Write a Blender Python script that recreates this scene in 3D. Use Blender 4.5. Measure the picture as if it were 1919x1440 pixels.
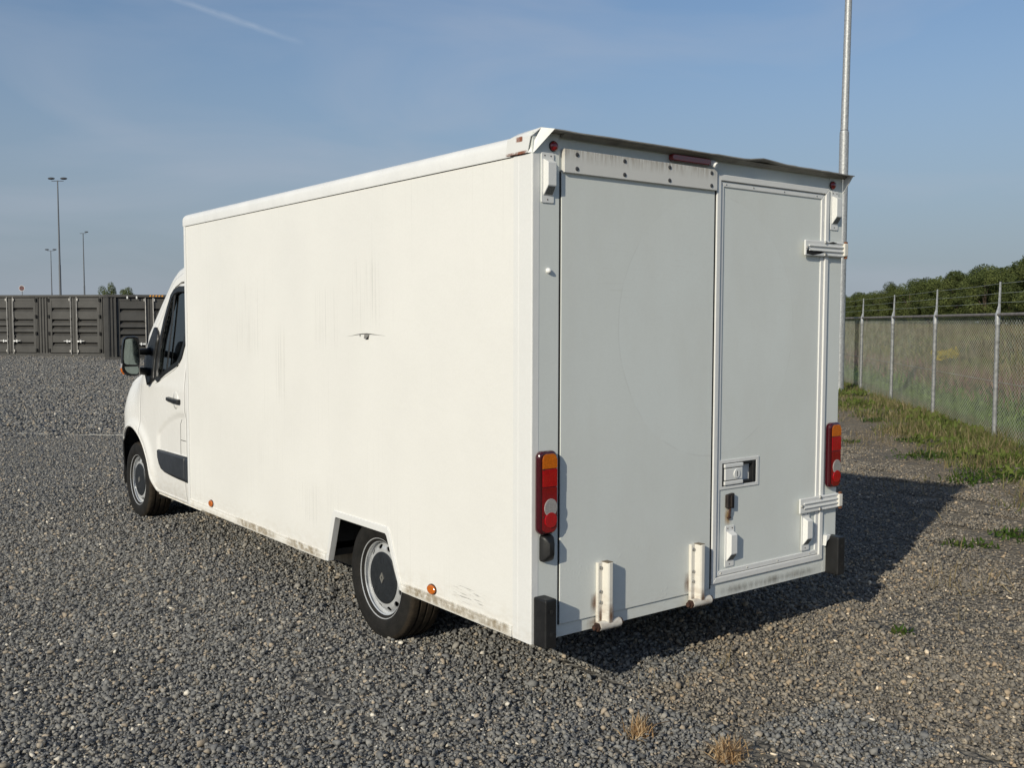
import bpy, math, random
import numpy as np
from mathutils import Vector, Matrix

# ---------------------------------------------------------------- reset
for o in list(bpy.data.objects):
    bpy.data.objects.remove(o)
scene = bpy.context.scene
COL = scene.collection
rng = np.random.default_rng(7)
random.seed(7)
W = 2.214          # width of the cargo box; its left side is the plane x = 0
L = 4.214          # length of the cargo box; its rear is the plane y = 0
ZB = 0.346         # underside of the cargo box

# ---------------------------------------------------------------- camera
CAMP = np.array([-2.6875, -3.3651, 1.7503])
YAW, PITCH, ROLL, FPX = 0.654195, -0.061690, 0.001991, 1881.04
fwd = np.array([math.sin(YAW) * math.cos(PITCH), math.cos(YAW) * math.cos(PITCH), math.sin(PITCH)])
rgt = np.array([math.cos(YAW), -math.sin(YAW), 0.0])
upv = np.cross(rgt, fwd)
rr = rgt * math.cos(ROLL) + upv * math.sin(ROLL)
uu = upv * math.cos(ROLL) - rgt * math.sin(ROLL)
cd = bpy.data.cameras.new("camera")
cd.sensor_fit = 'HORIZONTAL'; cd.sensor_width = 36.0; cd.lens = FPX / 1919 * 36.0
cd.clip_start = 0.05; cd.clip_end = 3000
cam = bpy.data.objects.new("camera", cd); COL.objects.link(cam)
M = Matrix(((rr[0], uu[0], -fwd[0], CAMP[0]), (rr[1], uu[1], -fwd[1], CAMP[1]), (rr[2], uu[2], -fwd[2], CAMP[2]), (0, 0, 0, 1)))
cam.matrix_world = M
scene.camera = cam

# ---------------------------------------------------------------- sky and sun
SUN_EL = math.radians(24.5)
SDX, SDY = -0.932, -0.362                       # horizontal direction towards the sun
w = bpy.data.worlds.new("World"); scene.world = w; w.use_nodes = True
wn, wl = w.node_tree.nodes, w.node_tree.links
wn.clear()
wout = wn.new('ShaderNodeOutputWorld'); wbg = wn.new('ShaderNodeBackground')
sky = wn.new('ShaderNodeTexSky'); sky.sky_type = 'NISHITA'; sky.sun_disc = False
sky.sun_elevation = SUN_EL; sky.sun_rotation = math.atan2(SDX, SDY) % (2 * math.pi)
sky.altitude = 0; sky.air_density = 1.0; sky.dust_density = 0.6; sky.ozone_density = 3.0
wbg.inputs['Strength'].default_value = 0.10
# thin high cloud over the blue
tc = wn.new('ShaderNodeTexCoord')
mp = wn.new('ShaderNodeMapping'); mp.inputs['Scale'].default_value = (1.6, 1.6, 5.5); mp.inputs['Rotation'].default_value = (0.25, 0.1, 0.5)
nz = wn.new('ShaderNodeTexNoise'); nz.inputs['Scale'].default_value = 1.7; nz.inputs['Detail'].default_value = 7; nz.inputs['Roughness'].default_value = 0.48; nz.inputs['Distortion'].default_value = 0.6
cr = wn.new('ShaderNodeValToRGB'); cr.color_ramp.elements[0].position = 0.47; cr.color_ramp.elements[1].position = 0.80
cr.color_ramp.elements[0].color = (0, 0, 0, 1); cr.color_ramp.elements[1].color = (0.55, 0.55, 0.55, 1)
wl.new(tc.outputs['Generated'], mp.inputs['Vector']); wl.new(mp.outputs['Vector'], nz.inputs['Vector']); wl.new(nz.outputs['Fac'], cr.inputs['Fac'])
mixc = wn.new('ShaderNodeMix'); mixc.data_type = 'RGBA'
mixc.inputs['B'].default_value = (4.3, 4.7, 5.5, 1)
wl.new(cr.outputs['Color'], mixc.inputs['Factor'])
# low grey-blue haze towards the horizon, the same all round
sep = wn.new('ShaderNodeSeparateXYZ'); wl.new(tc.outputs['Generated'], sep.inputs['Vector'])
hz = wn.new('ShaderNodeMapRange'); hz.inputs['From Min'].default_value = 0.0; hz.inputs['From Max'].default_value = 0.36
hz.inputs['To Min'].default_value = 0.88; hz.inputs['To Max'].default_value = 0.0; hz.interpolation_type = 'SMOOTHSTEP'
wl.new(sep.outputs['Z'], hz.inputs['Value'])
mixh = wn.new('ShaderNodeMix'); mixh.data_type = 'RGBA'
mixh.inputs['B'].default_value = (2.55, 3.05, 3.75, 1)
wl.new(hz.outputs['Result'], mixh.inputs['Factor'])
hsv = wn.new('ShaderNodeHueSaturation'); hsv.inputs['Saturation'].default_value = 1.0; wl.new(sky.outputs['Color'], hsv.inputs['Color']); wl.new(hsv.outputs['Color'], mixh.inputs['A'])
wl.new(mixh.outputs['Result'], mixc.inputs['A'])
# a condensation trail: a band round one great circle, cut to a length
def skydir(px, py):
    d = fwd + rr * (px - 959.5) / FPX + uu * (720 - py) / FPX
    return d / np.linalg.norm(d)
c0, c1 = skydir(300, -12), skydir(548, 74)
cn = np.cross(c0, c1); cn /= np.linalg.norm(cn); cm = (c0 + c1); cm /= np.linalg.norm(cm); ct = np.cross(cn, cm)
def vdot(v):
    n = wn.new('ShaderNodeVectorMath'); n.operation = 'DOT_PRODUCT'; n.inputs[1].default_value = tuple(v)
    wl.new(tc.outputs['Generated'], n.inputs[0]); return n.outputs['Value']
wob = wn.new('ShaderNodeTexNoise'); wob.inputs['Scale'].default_value = 60; wob.inputs['Detail'].default_value = 4
wl.new(tc.outputs['Generated'], wob.inputs['Vector'])
def wmath(op, a, b=None, c=None):
    n = wn.new('ShaderNodeMath'); n.operation = op
    for i, v in enumerate((a, b, c)):
        if v is None: continue
        if isinstance(v, (int, float)): n.inputs[i].default_value = v
        else: wl.new(v, n.inputs[i])
    return n.outputs[0]
off = wmath('ADD', vdot(cn), wmath('MULTIPLY', wmath('SUBTRACT', wob.outputs['Fac'], 0.5), 0.004))
band = wmath('SUBTRACT', 1.0, wmath('DIVIDE', wmath('ABSOLUTE', off), 0.0038)); band = wmath('MAXIMUM', band, 0.0)
along = wmath('DIVIDE', wmath('ABSOLUTE', vdot(ct)), 0.072)
fade = wmath('MAXIMUM', wmath('SUBTRACT', 1.0, wmath('POWER', along, 3.0)), 0.0)
frontside = wmath('GREATER_THAN', vdot(cm), 0.5)
trail = wmath('MULTIPLY', wmath('MULTIPLY', band, fade), wmath('MULTIPLY', frontside, wmath('MULTIPLY', wob.outputs['Fac'], 0.42)))
mixt = wn.new('ShaderNodeMix'); mixt.data_type = 'RGBA'; mixt.inputs['B'].default_value = (5.6, 6.2, 7.0, 1)
wl.new(trail, mixt.inputs['Factor']); wl.new(mixc.outputs['Result'], mixt.inputs['A'])
wl.new(mixt.outputs['Result'], wbg.inputs['Color']); wl.new(wbg.outputs['Background'], wout.inputs['Surface'])

sd = bpy.data.lights.new("sun", 'SUN'); sd.energy = 3.6; sd.angle = math.radians(0.6); sd.color = (1.0, 0.93, 0.765)
sun = bpy.data.objects.new("sun", sd); COL.objects.link(sun)
sun.rotation_euler = Vector((SDX * math.cos(SUN_EL), SDY * math.cos(SUN_EL), math.sin(SUN_EL))).to_track_quat('Z', 'Y').to_euler()
scene.view_settings.view_transform = 'Standard'; scene.view_settings.look = 'None'
scene.view_settings.exposure = 0.0; scene.view_settings.gamma = 1.0; scene.view_settings.use_curve_mapping = False
scene.cycles.max_bounces = 8; scene.cycles.transparent_max_bounces = 24
scene.cycles.use_denoising = True

# ---------------------------------------------------------------- material helpers
class NT:
    def __init__(s, name):
        s.m = bpy.data.materials.new(name); s.m.use_nodes = True
        s.n, s.l = s.m.node_tree.nodes, s.m.node_tree.links
        s.b = s.n['Principled BSDF']; s.out = s.n['Material Output']
    def new(s, t, **k):
        n = s.n.new(t)
        for a, v in k.items(): setattr(n, a, v)
        return n
    def put(s, sock, v):
        if isinstance(v, bpy.types.NodeSocket): s.l.new(v, sock)
        elif isinstance(v, (tuple, list)) and len(v) == 3 and sock.type == 'RGBA': sock.default_value = (*v, 1)
        else: sock.default_value = v
    def coord(s, kind='Object', scale=(1, 1, 1)):
        t = s.new('ShaderNodeTexCoord'); m = s.new('ShaderNodeMapping'); m.inputs['Scale'].default_value = scale
        s.l.new(t.outputs[kind], m.inputs['Vector']); return m.outputs['Vector']
    def noise(s, vec, scale, detail=4, rough=0.55, dist=0.0):
        n = s.new('ShaderNodeTexNoise'); s.l.new(vec, n.inputs['Vector'])
        n.inputs['Scale'].default_value = scale; n.inputs['Detail'].default_value = detail
        n.inputs['Roughness'].default_value = rough; n.inputs['Distortion'].default_value = dist
        return n.outputs['Fac']
    def voro(s, vec, scale, feature='F1', out='Distance'):
        n = s.new('ShaderNodeTexVoronoi'); n.feature = feature; s.l.new(vec, n.inputs['Vector']); n.inputs['Scale'].default_value = scale
        return n.outputs[out]
    def math(s, op, a, b=0.0, c=0.0, clamp=False):
        n = s.new('ShaderNodeMath', operation=op, use_clamp=clamp)
        for i, v in enumerate((a, b, c)): s.put(n.inputs[i], v)
        return n.outputs[0]
    def ramp(s, fac, stops, interp='LINEAR'):
        n = s.new('ShaderNodeValToRGB'); s.l.new(fac, n.inputs['Fac']); r = n.color_ramp; r.interpolation = interp
        while len(r.elements) < len(stops): r.elements.new(0.5)
        for e, (p, c) in zip(r.elements, stops):
            e.position = p
            if isinstance(c, (int, float)): c = (c, c, c)
            e.color = (*c, 1)
        return n.outputs['Color']
    def mrange(s, v, a, b, c=0.0, d=1.0):
        n = s.new('ShaderNodeMapRange'); n.clamp = True
        for i, x in enumerate((v, a, b, c, d)): s.put(n.inputs[i], x)
        return n.outputs['Result']
    def mix(s, f, a, b, mode='MIX'):
        n = s.new('ShaderNodeMix', data_type='RGBA', blend_type=mode)
        s.put(n.inputs['Factor'], f); s.put(n.inputs['A'], a); s.put(n.inputs['B'], b); return n.outputs['Result']
    def sep(s, vec):
        n = s.new('ShaderNodeSeparateXYZ'); s.l.new(vec, n.inputs[0]); return n.outputs
    def bump(s, h, strength=0.3, dist=0.01):
        n = s.new('ShaderNodeBump'); s.l.new(h, n.inputs['Height']); n.inputs['Strength'].default_value = strength; n.inputs['Distance'].default_value = dist
        s.l.new(n.outputs['Normal'], s.b.inputs['Normal'])
    def set(s, **k):
        names = dict(base='Base Color', rough='Roughness', metal='Metallic', spec='Specular IOR Level', coat='Coat Weight', coatr='Coat Roughness', alpha='Alpha', trans='Transmission Weight', sss='Subsurface Weight')
        for a, v in k.items(): s.put(s.b.inputs[names[a]], v)
        return s

def simple(name, base, rough=0.5, metal=0.0, var=0.12, scale=9.0, bump=0.0, bscale=120.0, bdist=0.002, **k):
    t = NT(name); v = t.coord()
    f = t.noise(v, scale, 5)
    lo = tuple(c * (1 - var) for c in base); hi = tuple(min(1, c * (1 + var)) for c in base)
    t.set(base=t.ramp(f, [(0.3, lo), (0.7, hi)]), metal=metal, **k)
    t.set(rough=t.mrange(t.noise(v, scale * 2.3, 3), 0.3, 0.7, max(0.03, rough - 0.07), min(1, rough + 0.07)))
    if bump: t.bump(t.noise(v, bscale, 3), bump, bdist)
    return t.m

def weathered(name, base, dirt=(0.42, 0.34, 0.23), low=0.36, high=0.60, amount=0.5, rough=0.42, streak=0.0, bubbles=0.0, spec=0.4):
    """painted panel: faint mottling, road grime with its own blotchy outline low down, hairline rain streaks"""
    t = NT(name); v = t.coord(); xyz = t.sep(v)
    mott = t.noise(v, 1.6, 6, 0.6)
    c = t.ramp(mott, [(0.25, tuple(a * 0.955 for a in base)), (0.75, base)])
    fine = t.noise(v, 90, 2)
    c = t.mix(0.05, c, t.ramp(fine, [(0.35, tuple(a * 0.6 for a in base)), (0.65, base)]))
    zone = t.mrange(xyz['Z'], low, high, 1.0, 0.0)
    blot = t.math('MULTIPLY', t.mrange(t.noise(t.coord(scale=(6, 6, 16)), 2.2, 8, 0.7), 0.42, 0.72), zone)
    c = t.mix(t.math('MULTIPLY', blot, amount), c, dirt)
    if streak:
        sv = t.coord(scale=(60, 60, 0.9)); s1 = t.mrange(t.noise(sv, 1.0, 3, 0.5), 0.56, 0.70)
        reg = t.mrange(t.noise(t.coord(scale=(1, 1.1, 1.3)), 1.1, 2), 0.47, 0.62)
        c = t.mix(t.math('MULTIPLY', t.math('MULTIPLY', s1, reg), streak), c, (0.40, 0.39, 0.36))
    if bubbles:      # ghost of an old round sticker across both doors, wipe marks and dust film
        dx_ = t.math('SUBTRACT', xyz['X'], 1.15); dz_ = t.math('SUBTRACT', xyz['Z'], 1.73)
        rad = t.math('ADD', t.math('SQRT', t.math('ADD', t.math('MULTIPLY', dx_, dx_), t.math('MULTIPLY', dz_, dz_))), t.math('MULTIPLY', t.math('SUBTRACT', t.noise(v, 2.5, 2), 0.5), 0.03))
        line = t.mrange(t.math('ABSOLUTE', t.math('SUBTRACT', rad, 0.65)), 0.0, 0.006, 1.0, 0.0)
        brk_ = t.mrange(t.noise(v, 5.0, 3), 0.45, 0.6)
        c = t.mix(t.math('MULTIPLY', t.math('MULTIPLY', line, brk_), 0.22), c, (0.42, 0.42, 0.40))
        c = t.mix(t.mrange(rad, 0.648, 0.652, 0.0, 0.09), c, (0.60, 0.60, 0.55))
        film = t.mrange(t.noise(t.coord(scale=(1.4, 1, 0.5)), 2.2, 6, 0.62), 0.42, 0.72)
        c = t.mix(t.math('MULTIPLY', film, 0.22), c, (0.56, 0.54, 0.48))
        wipes = t.mrange(t.noise(t.coord(scale=(3, 3, 70)), 1.0, 4, 0.6, 0.8), 0.60, 0.72)
        c = t.mix(t.math('MULTIPLY', t.math('MULTIPLY', wipes, t.mrange(t.noise(v, 1.3, 2), 0.5, 0.65)), 0.16), c, (0.45, 0.44, 0.41))
    t.set(base=c, spec=spec)
    t.set(rough=t.mrange(mott, 0.3, 0.7, rough - 0.06, rough + 0.1))
    h = t.noise(v, 14, 3)
    if bubbles:
        bz = t.mrange(xyz['Z'], 0.4, 1.0, 1.0, 0.0)
        bub = t.mrange(t.voro(v, 46), 0.0, 0.42, 1.0, 0.0)
        patch = t.mrange(t.noise(v, 4.0, 4), 0.54, 0.70)
        bh = t.math('MULTIPLY', t.math('MULTIPLY', bub, patch), bz)
        h = t.math('ADD', t.math('MULTIPLY', h, 0.25), t.math('MULTIPLY', bh, bubbles))
    h = t.math('ADD', h, t.math('MULTIPLY', t.noise(v, 1.1, 2), 1.6))
    t.bump(h, 0.30, 0.005)
    return t.m

def decal_mat(name, color, kind='blot', dens=0.5):
    t = NT(name); g = t.coord('Generated'); s = t.sep(g)
    def edge(o, p=0.22): return t.math('MULTIPLY', t.mrange(o, 0.0, p), t.mrange(o, 1.0 - p, 1.0, 1.0, 0.0))
    e = t.math('MULTIPLY', edge(s['Y']), edge(s['Z']))
    e2 = t.math('MULTIPLY', edge(s['X'], 0.48), edge(s['Z'], 0.48))
    ov = t.coord()
    if kind == 'streak':
        n = t.mrange(t.noise(t.coord(scale=(55, 55, 1.1)), 1.0, 3, 0.5), 0.50, 0.72)
        a = t.math('MULTIPLY', n, e)
    elif kind == 'scratch':
        n = t.mrange(t.noise(t.coord(scale=(9, 9, 190)), 1.0, 3, 0.6), 0.55, 0.68)
        a = t.math('MULTIPLY', n, e)
    elif kind == 'rear':
        n = t.mrange(t.noise(t.coord(scale=(30, 30, 6)), 1.0, 6, 0.65), 0.30, 0.70)
        a = t.math('MULTIPLY', n, e2)
    else:
        n = t.mrange(t.noise(ov, 22, 6, 0.65), 0.32, 0.66); a = t.math('MULTIPLY', n, e)
    t.set(base=color, rough=0.7, alpha=t.math('MULTIPLY', a, dens, clamp=True))
    return t.m

MT = {}
MT['side'] = weathered('white_side_paint', (0.80, 0.79, 0.755), streak=0.10, amount=0.35, low=0.36, high=0.52, rough=0.40, spec=0.35)
MT['rail'] = weathered('white_bottom_rail_paint', (0.80, 0.785, 0.74), low=0.30, high=0.44, amount=0.75, rough=0.5)
MT['rear'] = weathered('white_rear_paint', (0.735, 0.765, 0.74), low=0.3, high=0.52, amount=0.30, rough=0.45, bubbles=0.9)
MT['trim'] = weathered('white_trim_paint', (0.76, 0.76, 0.745), low=0.3, high=0.50, amount=0.4, rough=0.38)
MT['chip'] = weathered('white_chipped_paint', (0.74, 0.71, 0.64), low=0.33, high=0.55, dirt=(0.22, 0.11, 0.05), amount=0.75, rough=0.45)
MT['roofp'] = simple('white_roof_skin', (0.78, 0.78, 0.77), 0.45, var=0.05, scale=4, bump=0.35, bscale=60, bdist=0.003)
MT['cab'] = weathered('white_cab_lacquer', (0.80, 0.79, 0.765), low=0.28, high=0.62, amount=0.38, rough=0.22, spec=0.5)
MT['strip'] = weathered('header_strip_paint', (0.66, 0.65, 0.62), low=2.44, high=2.44, amount=0, rough=0.45)
def strip_mat():
    t = NT('header_strip_mottled_paint'); v = t.coord(); z = t.sep(v)['Z']
    g = t.math('MULTIPLY', t.mrange(z, 2.44, 2.50), t.mrange(t.noise(t.coord(scale=(70, 10, 8)), 1.0, 6, 0.7), 0.40, 0.62))  # mottled brown, stronger towards the top edge of the strip
    t.set(base=t.mix(t.math('MULTIPLY', g, 0.75), (0.66, 0.65, 0.62), (0.30, 0.25, 0.19)), rough=0.5); t.bump(t.noise(v, 30, 4), 0.2, 0.003); return t.m
MT['strip'] = strip_mat()
MT['under'] = simple('dark_underbody', (0.035, 0.033, 0.03), 0.8, var=0.4, bump=0.4, bscale=40)
MT['mudsteel'] = simple('mud_coated_steel', (0.20, 0.165, 0.12), 0.85, var=0.4, scale=14, bump=0.5, bscale=60)
MT['gap'] = simple('dark_gap', (0.012, 0.012, 0.012), 0.9, var=0.2)
MT['rubber'] = simple('black_rubber', (0.010, 0.010, 0.0105), 0.5, var=0.35, scale=12, bump=0.4, bscale=90)
MT['plastic'] = simple('black_grained_plastic', (0.013, 0.0135, 0.014), 0.42, var=0.2, scale=20, bump=0.35, bscale=300, bdist=0.001)
MT['mould'] = simple('charcoal_moulding', (0.028, 0.032, 0.039), 0.5, var=0.2, scale=8, bump=0.3, bscale=260, bdist=0.001)
def tyre_mat():
    t = NT('tyre_rubber'); v = t.coord(); f = t.noise(v, 16, 6, 0.65)
    r2 = t.math('SQRT', t.math('ADD', t.math('POWER', t.sep(v)['Y'], 2.0), t.math('POWER', t.sep(v)['Z'], 2.0)))
    tread = t.mrange(r2, 0.318, 0.332)
    c = t.ramp(f, [(0.3, (0.009, 0.009, 0.0085)), (0.75, (0.022, 0.020, 0.018))])
    c = t.mix(t.math('MULTIPLY', tread, t.mrange(f, 0.35, 0.7, 0.2, 0.75)), c, (0.075, 0.055, 0.036))
    t.set(base=c, rough=0.78, spec=0.25); t.bump(t.noise(v, 70, 3), 0.3, 0.002); return t.m
MT['tyre'] = tyre_mat()
MT['steel'] = simple('silver_wheel_paint', (0.62, 0.63, 0.64), 0.28, metal=0.4, var=0.1, scale=10)
MT['hub'] = simple('charcoal_hub_cap', (0.018, 0.021, 0.025), 0.42, var=0.25, scale=25)
MT['emblem'] = simple('brushed_emblem', (0.35, 0.34, 0.31), 0.4, metal=0.6, var=0.15)
MT['rust'] = simple('rusted_steel', (0.16, 0.06, 0.025), 0.85, var=0.55, scale=40, bump=0.5, bscale=120)
MT['darkrust'] = simple('dark_rusted_steel', (0.05, 0.022, 0.014), 0.75, var=0.6, scale=60, bump=0.5, bscale=150)
MT['zinc'] = simple('zinc_bolt', (0.45, 0.44, 0.42), 0.4, metal=0.8, var=0.25, scale=60)
def lens(name, c, rough=0.12):
    t = NT(name); v = t.coord()
    ribs = t.voro(v, 130)
    t.set(base=t.mix(0.35, c, t.ramp(ribs, [(0.0, tuple(min(1, a * 1.6) for a in c)), (0.6, tuple(a * 0.55 for a in c))])), rough=rough, coat=1.0, coatr=0.04, sss=0.0)
    t.bump(ribs, 0.08, 0.002); return t.m
MT['red'] = lens('red_lens', (0.44, 0.006, 0.010)); MT['darkred'] = lens('dark_red_lens', (0.055, 0.003, 0.007))
MT['amber'] = lens('amber_lens', (0.62, 0.15, 0.010)); MT['clear'] = lens('clear_lens', (0.36, 0.34, 0.33)); MT['deepred'] = lens('deep_red_lens', (0.25, 0.004, 0.008))
MT['flap'] = simple('weathered_aluminium_sheet', (0.30, 0.285, 0.255), 0.6, metal=0.35, var=0.35, scale=7, bump=0.5, bscale=25, bdist=0.004)
MT['grille'] = simple('speckled_vent_grille', (0.16, 0.16, 0.15), 0.8, var=0.6, scale=160)
def glass_mat(name, tint, gl=0.07):
    t = NT(name); t.n.remove(t.b)
    tr = t.new('ShaderNodeBsdfTransparent'); tr.inputs['Color'].default_value = (*tint, 1)
    g = t.new('ShaderNodeBsdfGlossy'); g.inputs['Roughness'].default_value = 0.01; g.inputs['Color'].default_value = (0.9, 0.95, 0.95, 1)
    fr = t.new('ShaderNodeFresnel'); fr.inputs['IOR'].default_value = 1.52
    smear = t.noise(t.coord(), 6, 4); f = t.math('ADD', fr.outputs['Fac'], t.math('MULTIPLY', smear, gl), clamp=True)
    mx = t.new('ShaderNodeMixShader'); t.l.new(f, mx.inputs['Fac']); t.l.new(tr.outputs[0], mx.inputs[1]); t.l.new(g.outputs[0], mx.inputs[2])
    t.l.new(mx.outputs[0], t.out.inputs['Surface']); return t.m
MT['glass'] = glass_mat('tinted_window_glass', (0.34, 0.44, 0.42))
MT['mirror'] = simple('mirror_glass', (0.20, 0.24, 0.23), 0.04, metal=1.0, var=0.05)
MT['seatcloth'] = simple('dark_seat_cloth', (0.03, 0.034, 0.036), 0.9, var=0.3)
MT['galv'] = simple('galvanised_steel', (0.40, 0.41, 0.415), 0.52, metal=0.45, var=0.28, scale=26, bump=0.15, bscale=80)
MT['galvd'] = simple('dull_galvanised_tube', (0.26, 0.265, 0.265), 0.6, metal=0.3, var=0.35, scale=18, bump=0.2, bscale=60)
MT['mast'] = simple('dull_mast_steel', (0.13, 0.14, 0.155), 0.6, metal=0.2, var=0.1, scale=1)
MT['railtube'] = simple('weathered_rail_tube', (0.24, 0.215, 0.19), 0.65, metal=0.25, var=0.4, scale=9)
MT['wire'] = simple('pale_coated_wire', (0.36, 0.38, 0.33), 0.5, metal=0.3, var=0.25, scale=3)
MT['contain'] = simple('grey_brown_container_paint', (0.054, 0.052, 0.049), 0.55, var=0.22, scale=1.6, bump=0.3, bscale=9, bdist=0.01)
MT['rod'] = simple('bare_zinc_rod', (0.52, 0.50, 0.47), 0.45, metal=0.5, var=0.2, scale=8)
MT['white'] = simple('white_enamel', (0.78, 0.78, 0.77), 0.5, var=0.08)
MT['hazard'] = simple('orange_marking', (0.75, 0.33, 0.03), 0.5, var=0.15)
MT['lampdark'] = simple('dark_lamp_housing', (0.05, 0.05, 0.055), 0.6, var=0.2)
MT['signred'] = simple('sign_red', (0.16, 0.02, 0.025), 0.5); MT['signblue'] = simple('sign_blue', (0.03, 0.05, 0.22), 0.5)
MT['string'] = simple('pale_string', (0.40, 0.39, 0.36), 0.8, var=0.3, scale=2)
MT['bark'] = simple('brown_bark', (0.07, 0.05, 0.035), 0.9, var=0.4, scale=12, bump=0.6, bscale=30, bdist=0.02)

# ---------------------------------------------------------------- mesh helpers
ROOT_OFF = {}
def link(o, parent=None, name=None):
    COL.objects.link(o)
    if parent is not None:
        o.parent = parent
        o.matrix_parent_inverse = ROOT_OFF[parent.name].inverted() if parent.name in ROOT_OFF else Matrix.Identity(4)
    return o
def raw_mesh(name, verts, faces, mats, mi=None, smooth=False):
    me = bpy.data.meshes.new(name); me.from_pydata([tuple(v) for v in verts], [], faces)
    for m in (mats if isinstance(mats, (list, tuple)) else [mats]): me.materials.append(m)
    if mi is not None: me.polygons.foreach_set('material_index', np.array(mi, dtype=np.int32))
    if smooth: me.polygons.foreach_set('use_smooth', np.ones(len(me.polygons), dtype=bool))
    me.update(); return me
class MB:
    def __init__(s): s.v = []; s.f = []
    def add(s, V, F):
        b = len(s.v); s.v += [tuple(map(float, p)) for p in V]; s.f += [tuple(b + i for i in f) for f in F]; return s
    def box(s, x0, x1, y0, y1, z0, z1):
        V = [(x, y, z) for x in (x0, x1) for y in (y0, y1) for z in (z0, z1)]
        return s.add(V, [(0, 1, 3, 2), (4, 6, 7, 5), (0, 4, 5, 1), (2, 3, 7, 6), (0, 2, 6, 4), (1, 5, 7, 3)])
    def prism(s, poly, axis, a, b):
        """poly: list of 2D points; axis 0: (y,z) extruded in x; 1: (x,z) in y; 2: (x,y) in z"""
        n = len(poly)
        area = sum(poly[i][0] * poly[(i + 1) % n][1] - poly[(i + 1) % n][0] * poly[i][1] for i in range(n))
        if area < 0: poly = poly[::-1]
        def P(p, t):
            return {0: (t, p[0], p[1]), 1: (p[0], t, p[1]), 2: (p[0], p[1], t)}[axis]
        V = [P(p, a) for p in poly] + [P(p, b) for p in poly]
        flip = (b > a) if axis != 1 else (b < a)
        bot = tuple(range(n)); top = tuple(range(n, 2 * n))
        F = [bot[::-1] if flip else bot, top if flip else top[::-1]]
        for i in range(n):
            j = (i + 1) % n; q = (i, j, n + j, n + i); F.append(q if flip else q[::-1])
        return s.add(V, F)
    def loft(s, rings, closed=True, caps=True):
        n = len(rings[0]); V = [p for r in rings for p in r]; F = []
        for k in range(len(rings) - 1):
            for i in range(n if closed else n - 1):
                j = (i + 1) % n; F.append((k * n + i, k * n + j, (k + 1) * n + j, (k + 1) * n + i))
        if caps and closed: F += [tuple(range(n))[::-1], tuple(range((len(rings) - 1) * n, len(rings) * n))]
        return s.add(V, F)
    def tube(s, path, r, n=8, caps=True):
        P = [Vector(p) for p in path]; R = r if isinstance(r, (list, tuple)) else [r] * len(P)
        rings = []; t0 = (P[1] - P[0]).normalized()
        a = Vector((0, 0, 1)) if abs(t0.z) < 0.9 else Vector((1, 0, 0)); u = t0.cross(a).normalized()
        for i, p in enumerate(P):
            t = ((P[min(i + 1, len(P) - 1)] - P[max(i - 1, 0)])).normalized()
            u = (u - t * u.dot(t)).normalized(); vv = t.cross(u)
            rings.append([p + (u * math.cos(2 * math.pi * k / n) + vv * math.sin(2 * math.pi * k / n)) * R[i] for k in range(n)])
        return s.loft(rings, True, caps)
    def lathe(s, prof, n=32, axis='x', c=(0, 0, 0), close=False):
        """prof: (along axis, radius)"""
        rings = []
        for a, r in prof:
            ring = []
            for k in range(n):
                t = 2 * math.pi * k / n; p, q = r * math.cos(t), r * math.sin(t)
                ring.append({'x': (c[0] + a, c[1] + p, c[2] + q), 'y': (c[0] + p, c[1] + a, c[2] + q), 'z': (c[0] + p, c[1] + q, c[2] + a)}[axis])
            rings.append(ring)
        return s.loft(rings, True, close)
    def build(s, name, mat, parent=None, bevel=0.0, seg=2, smooth=False, loc=None, angle=35):
        if name in SPLIT:
            isl = split_islands(s)
            if len(isl) > 1:
                k = dict(bevel=bevel, seg=seg, smooth=smooth, loc=loc, angle=angle); SPLIT.discard(name)
                os_ = [q.build(name, mat, parent, **k) for q in isl]; SPLIT.add(name); return os_[0]
        me = raw_mesh(name, s.v, s.f, mat)
        import bmesh
        bm = bmesh.new(); bm.from_mesh(me); bmesh.ops.recalc_face_normals(bm, faces=bm.faces); bm.to_mesh(me); bm.free()
        if smooth:
            me.polygons.foreach_set('use_smooth', np.ones(len(me.polygons), dtype=bool))
            me.set_sharp_from_angle(angle=math.radians(angle))
        o = bpy.data.objects.new(name, me); link(o, parent)
        if loc is not None: o.location = loc
        if bevel:
            b = o.modifiers.new('bevel', 'BEVEL'); b.width = bevel; b.segments = seg; b.limit_method = 'ANGLE'; b.angle_limit = math.radians(30)
        return o
def split_islands(mb):
    n = len(mb.v); par = list(range(n))
    def find(a):
        while par[a] != a: par[a] = par[par[a]]; a = par[a]
        return a
    for f in mb.f:
        for q in f[1:]: par[find(q)] = find(f[0])
    out = {}
    for f in mb.f: out.setdefault(find(f[0]), []).append(f)
    res = []
    for fs in out.values():
        used = sorted({q for f in fs for q in f}); rm = {q: i for i, q in enumerate(used)}
        res.append(MB().add([mb.v[q] for q in used], [tuple(rm[q] for q in f) for f in fs]))
    return res
SPLIT = {'mounting_bracket', 'hinge_bolt', 'frame_screw', 'vent_screw', 'latch_gasket', 'latch_arm', 'hinge_rib', 'buffer_bolt', 'rear_axle', 'seat_back', 'hub_rib', 'lamp_head', 'mirror_arm', 'rear_sill', 'cargo_floor', 'keeper', 'keeper_rod', 'hazard_marking', 'rod_handle', 'stem', 'steering_wheel_spoke'}
def empty(name, loc, label, cat, group=None, rz=0.0):
    o = bpy.data.objects.new(name, None); COL.objects.link(o); o.location = loc; o.rotation_euler = (0, 0, rz); o.empty_display_size = 0.2
    o['label'] = label; o['category'] = cat
    if group: o['group'] = group
    return o
def world_root(name, loc, label, cat, group=None):
    """an Empty whose children are modelled in world coordinates"""
    o = empty(name, loc, label, cat, group); ROOT_OFF[o.name] = Matrix.Translation(loc); return o
def tag(o, label, cat, group=None):
    o['label'] = label; o['category'] = cat
    if group: o['group'] = group
    return o
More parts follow.
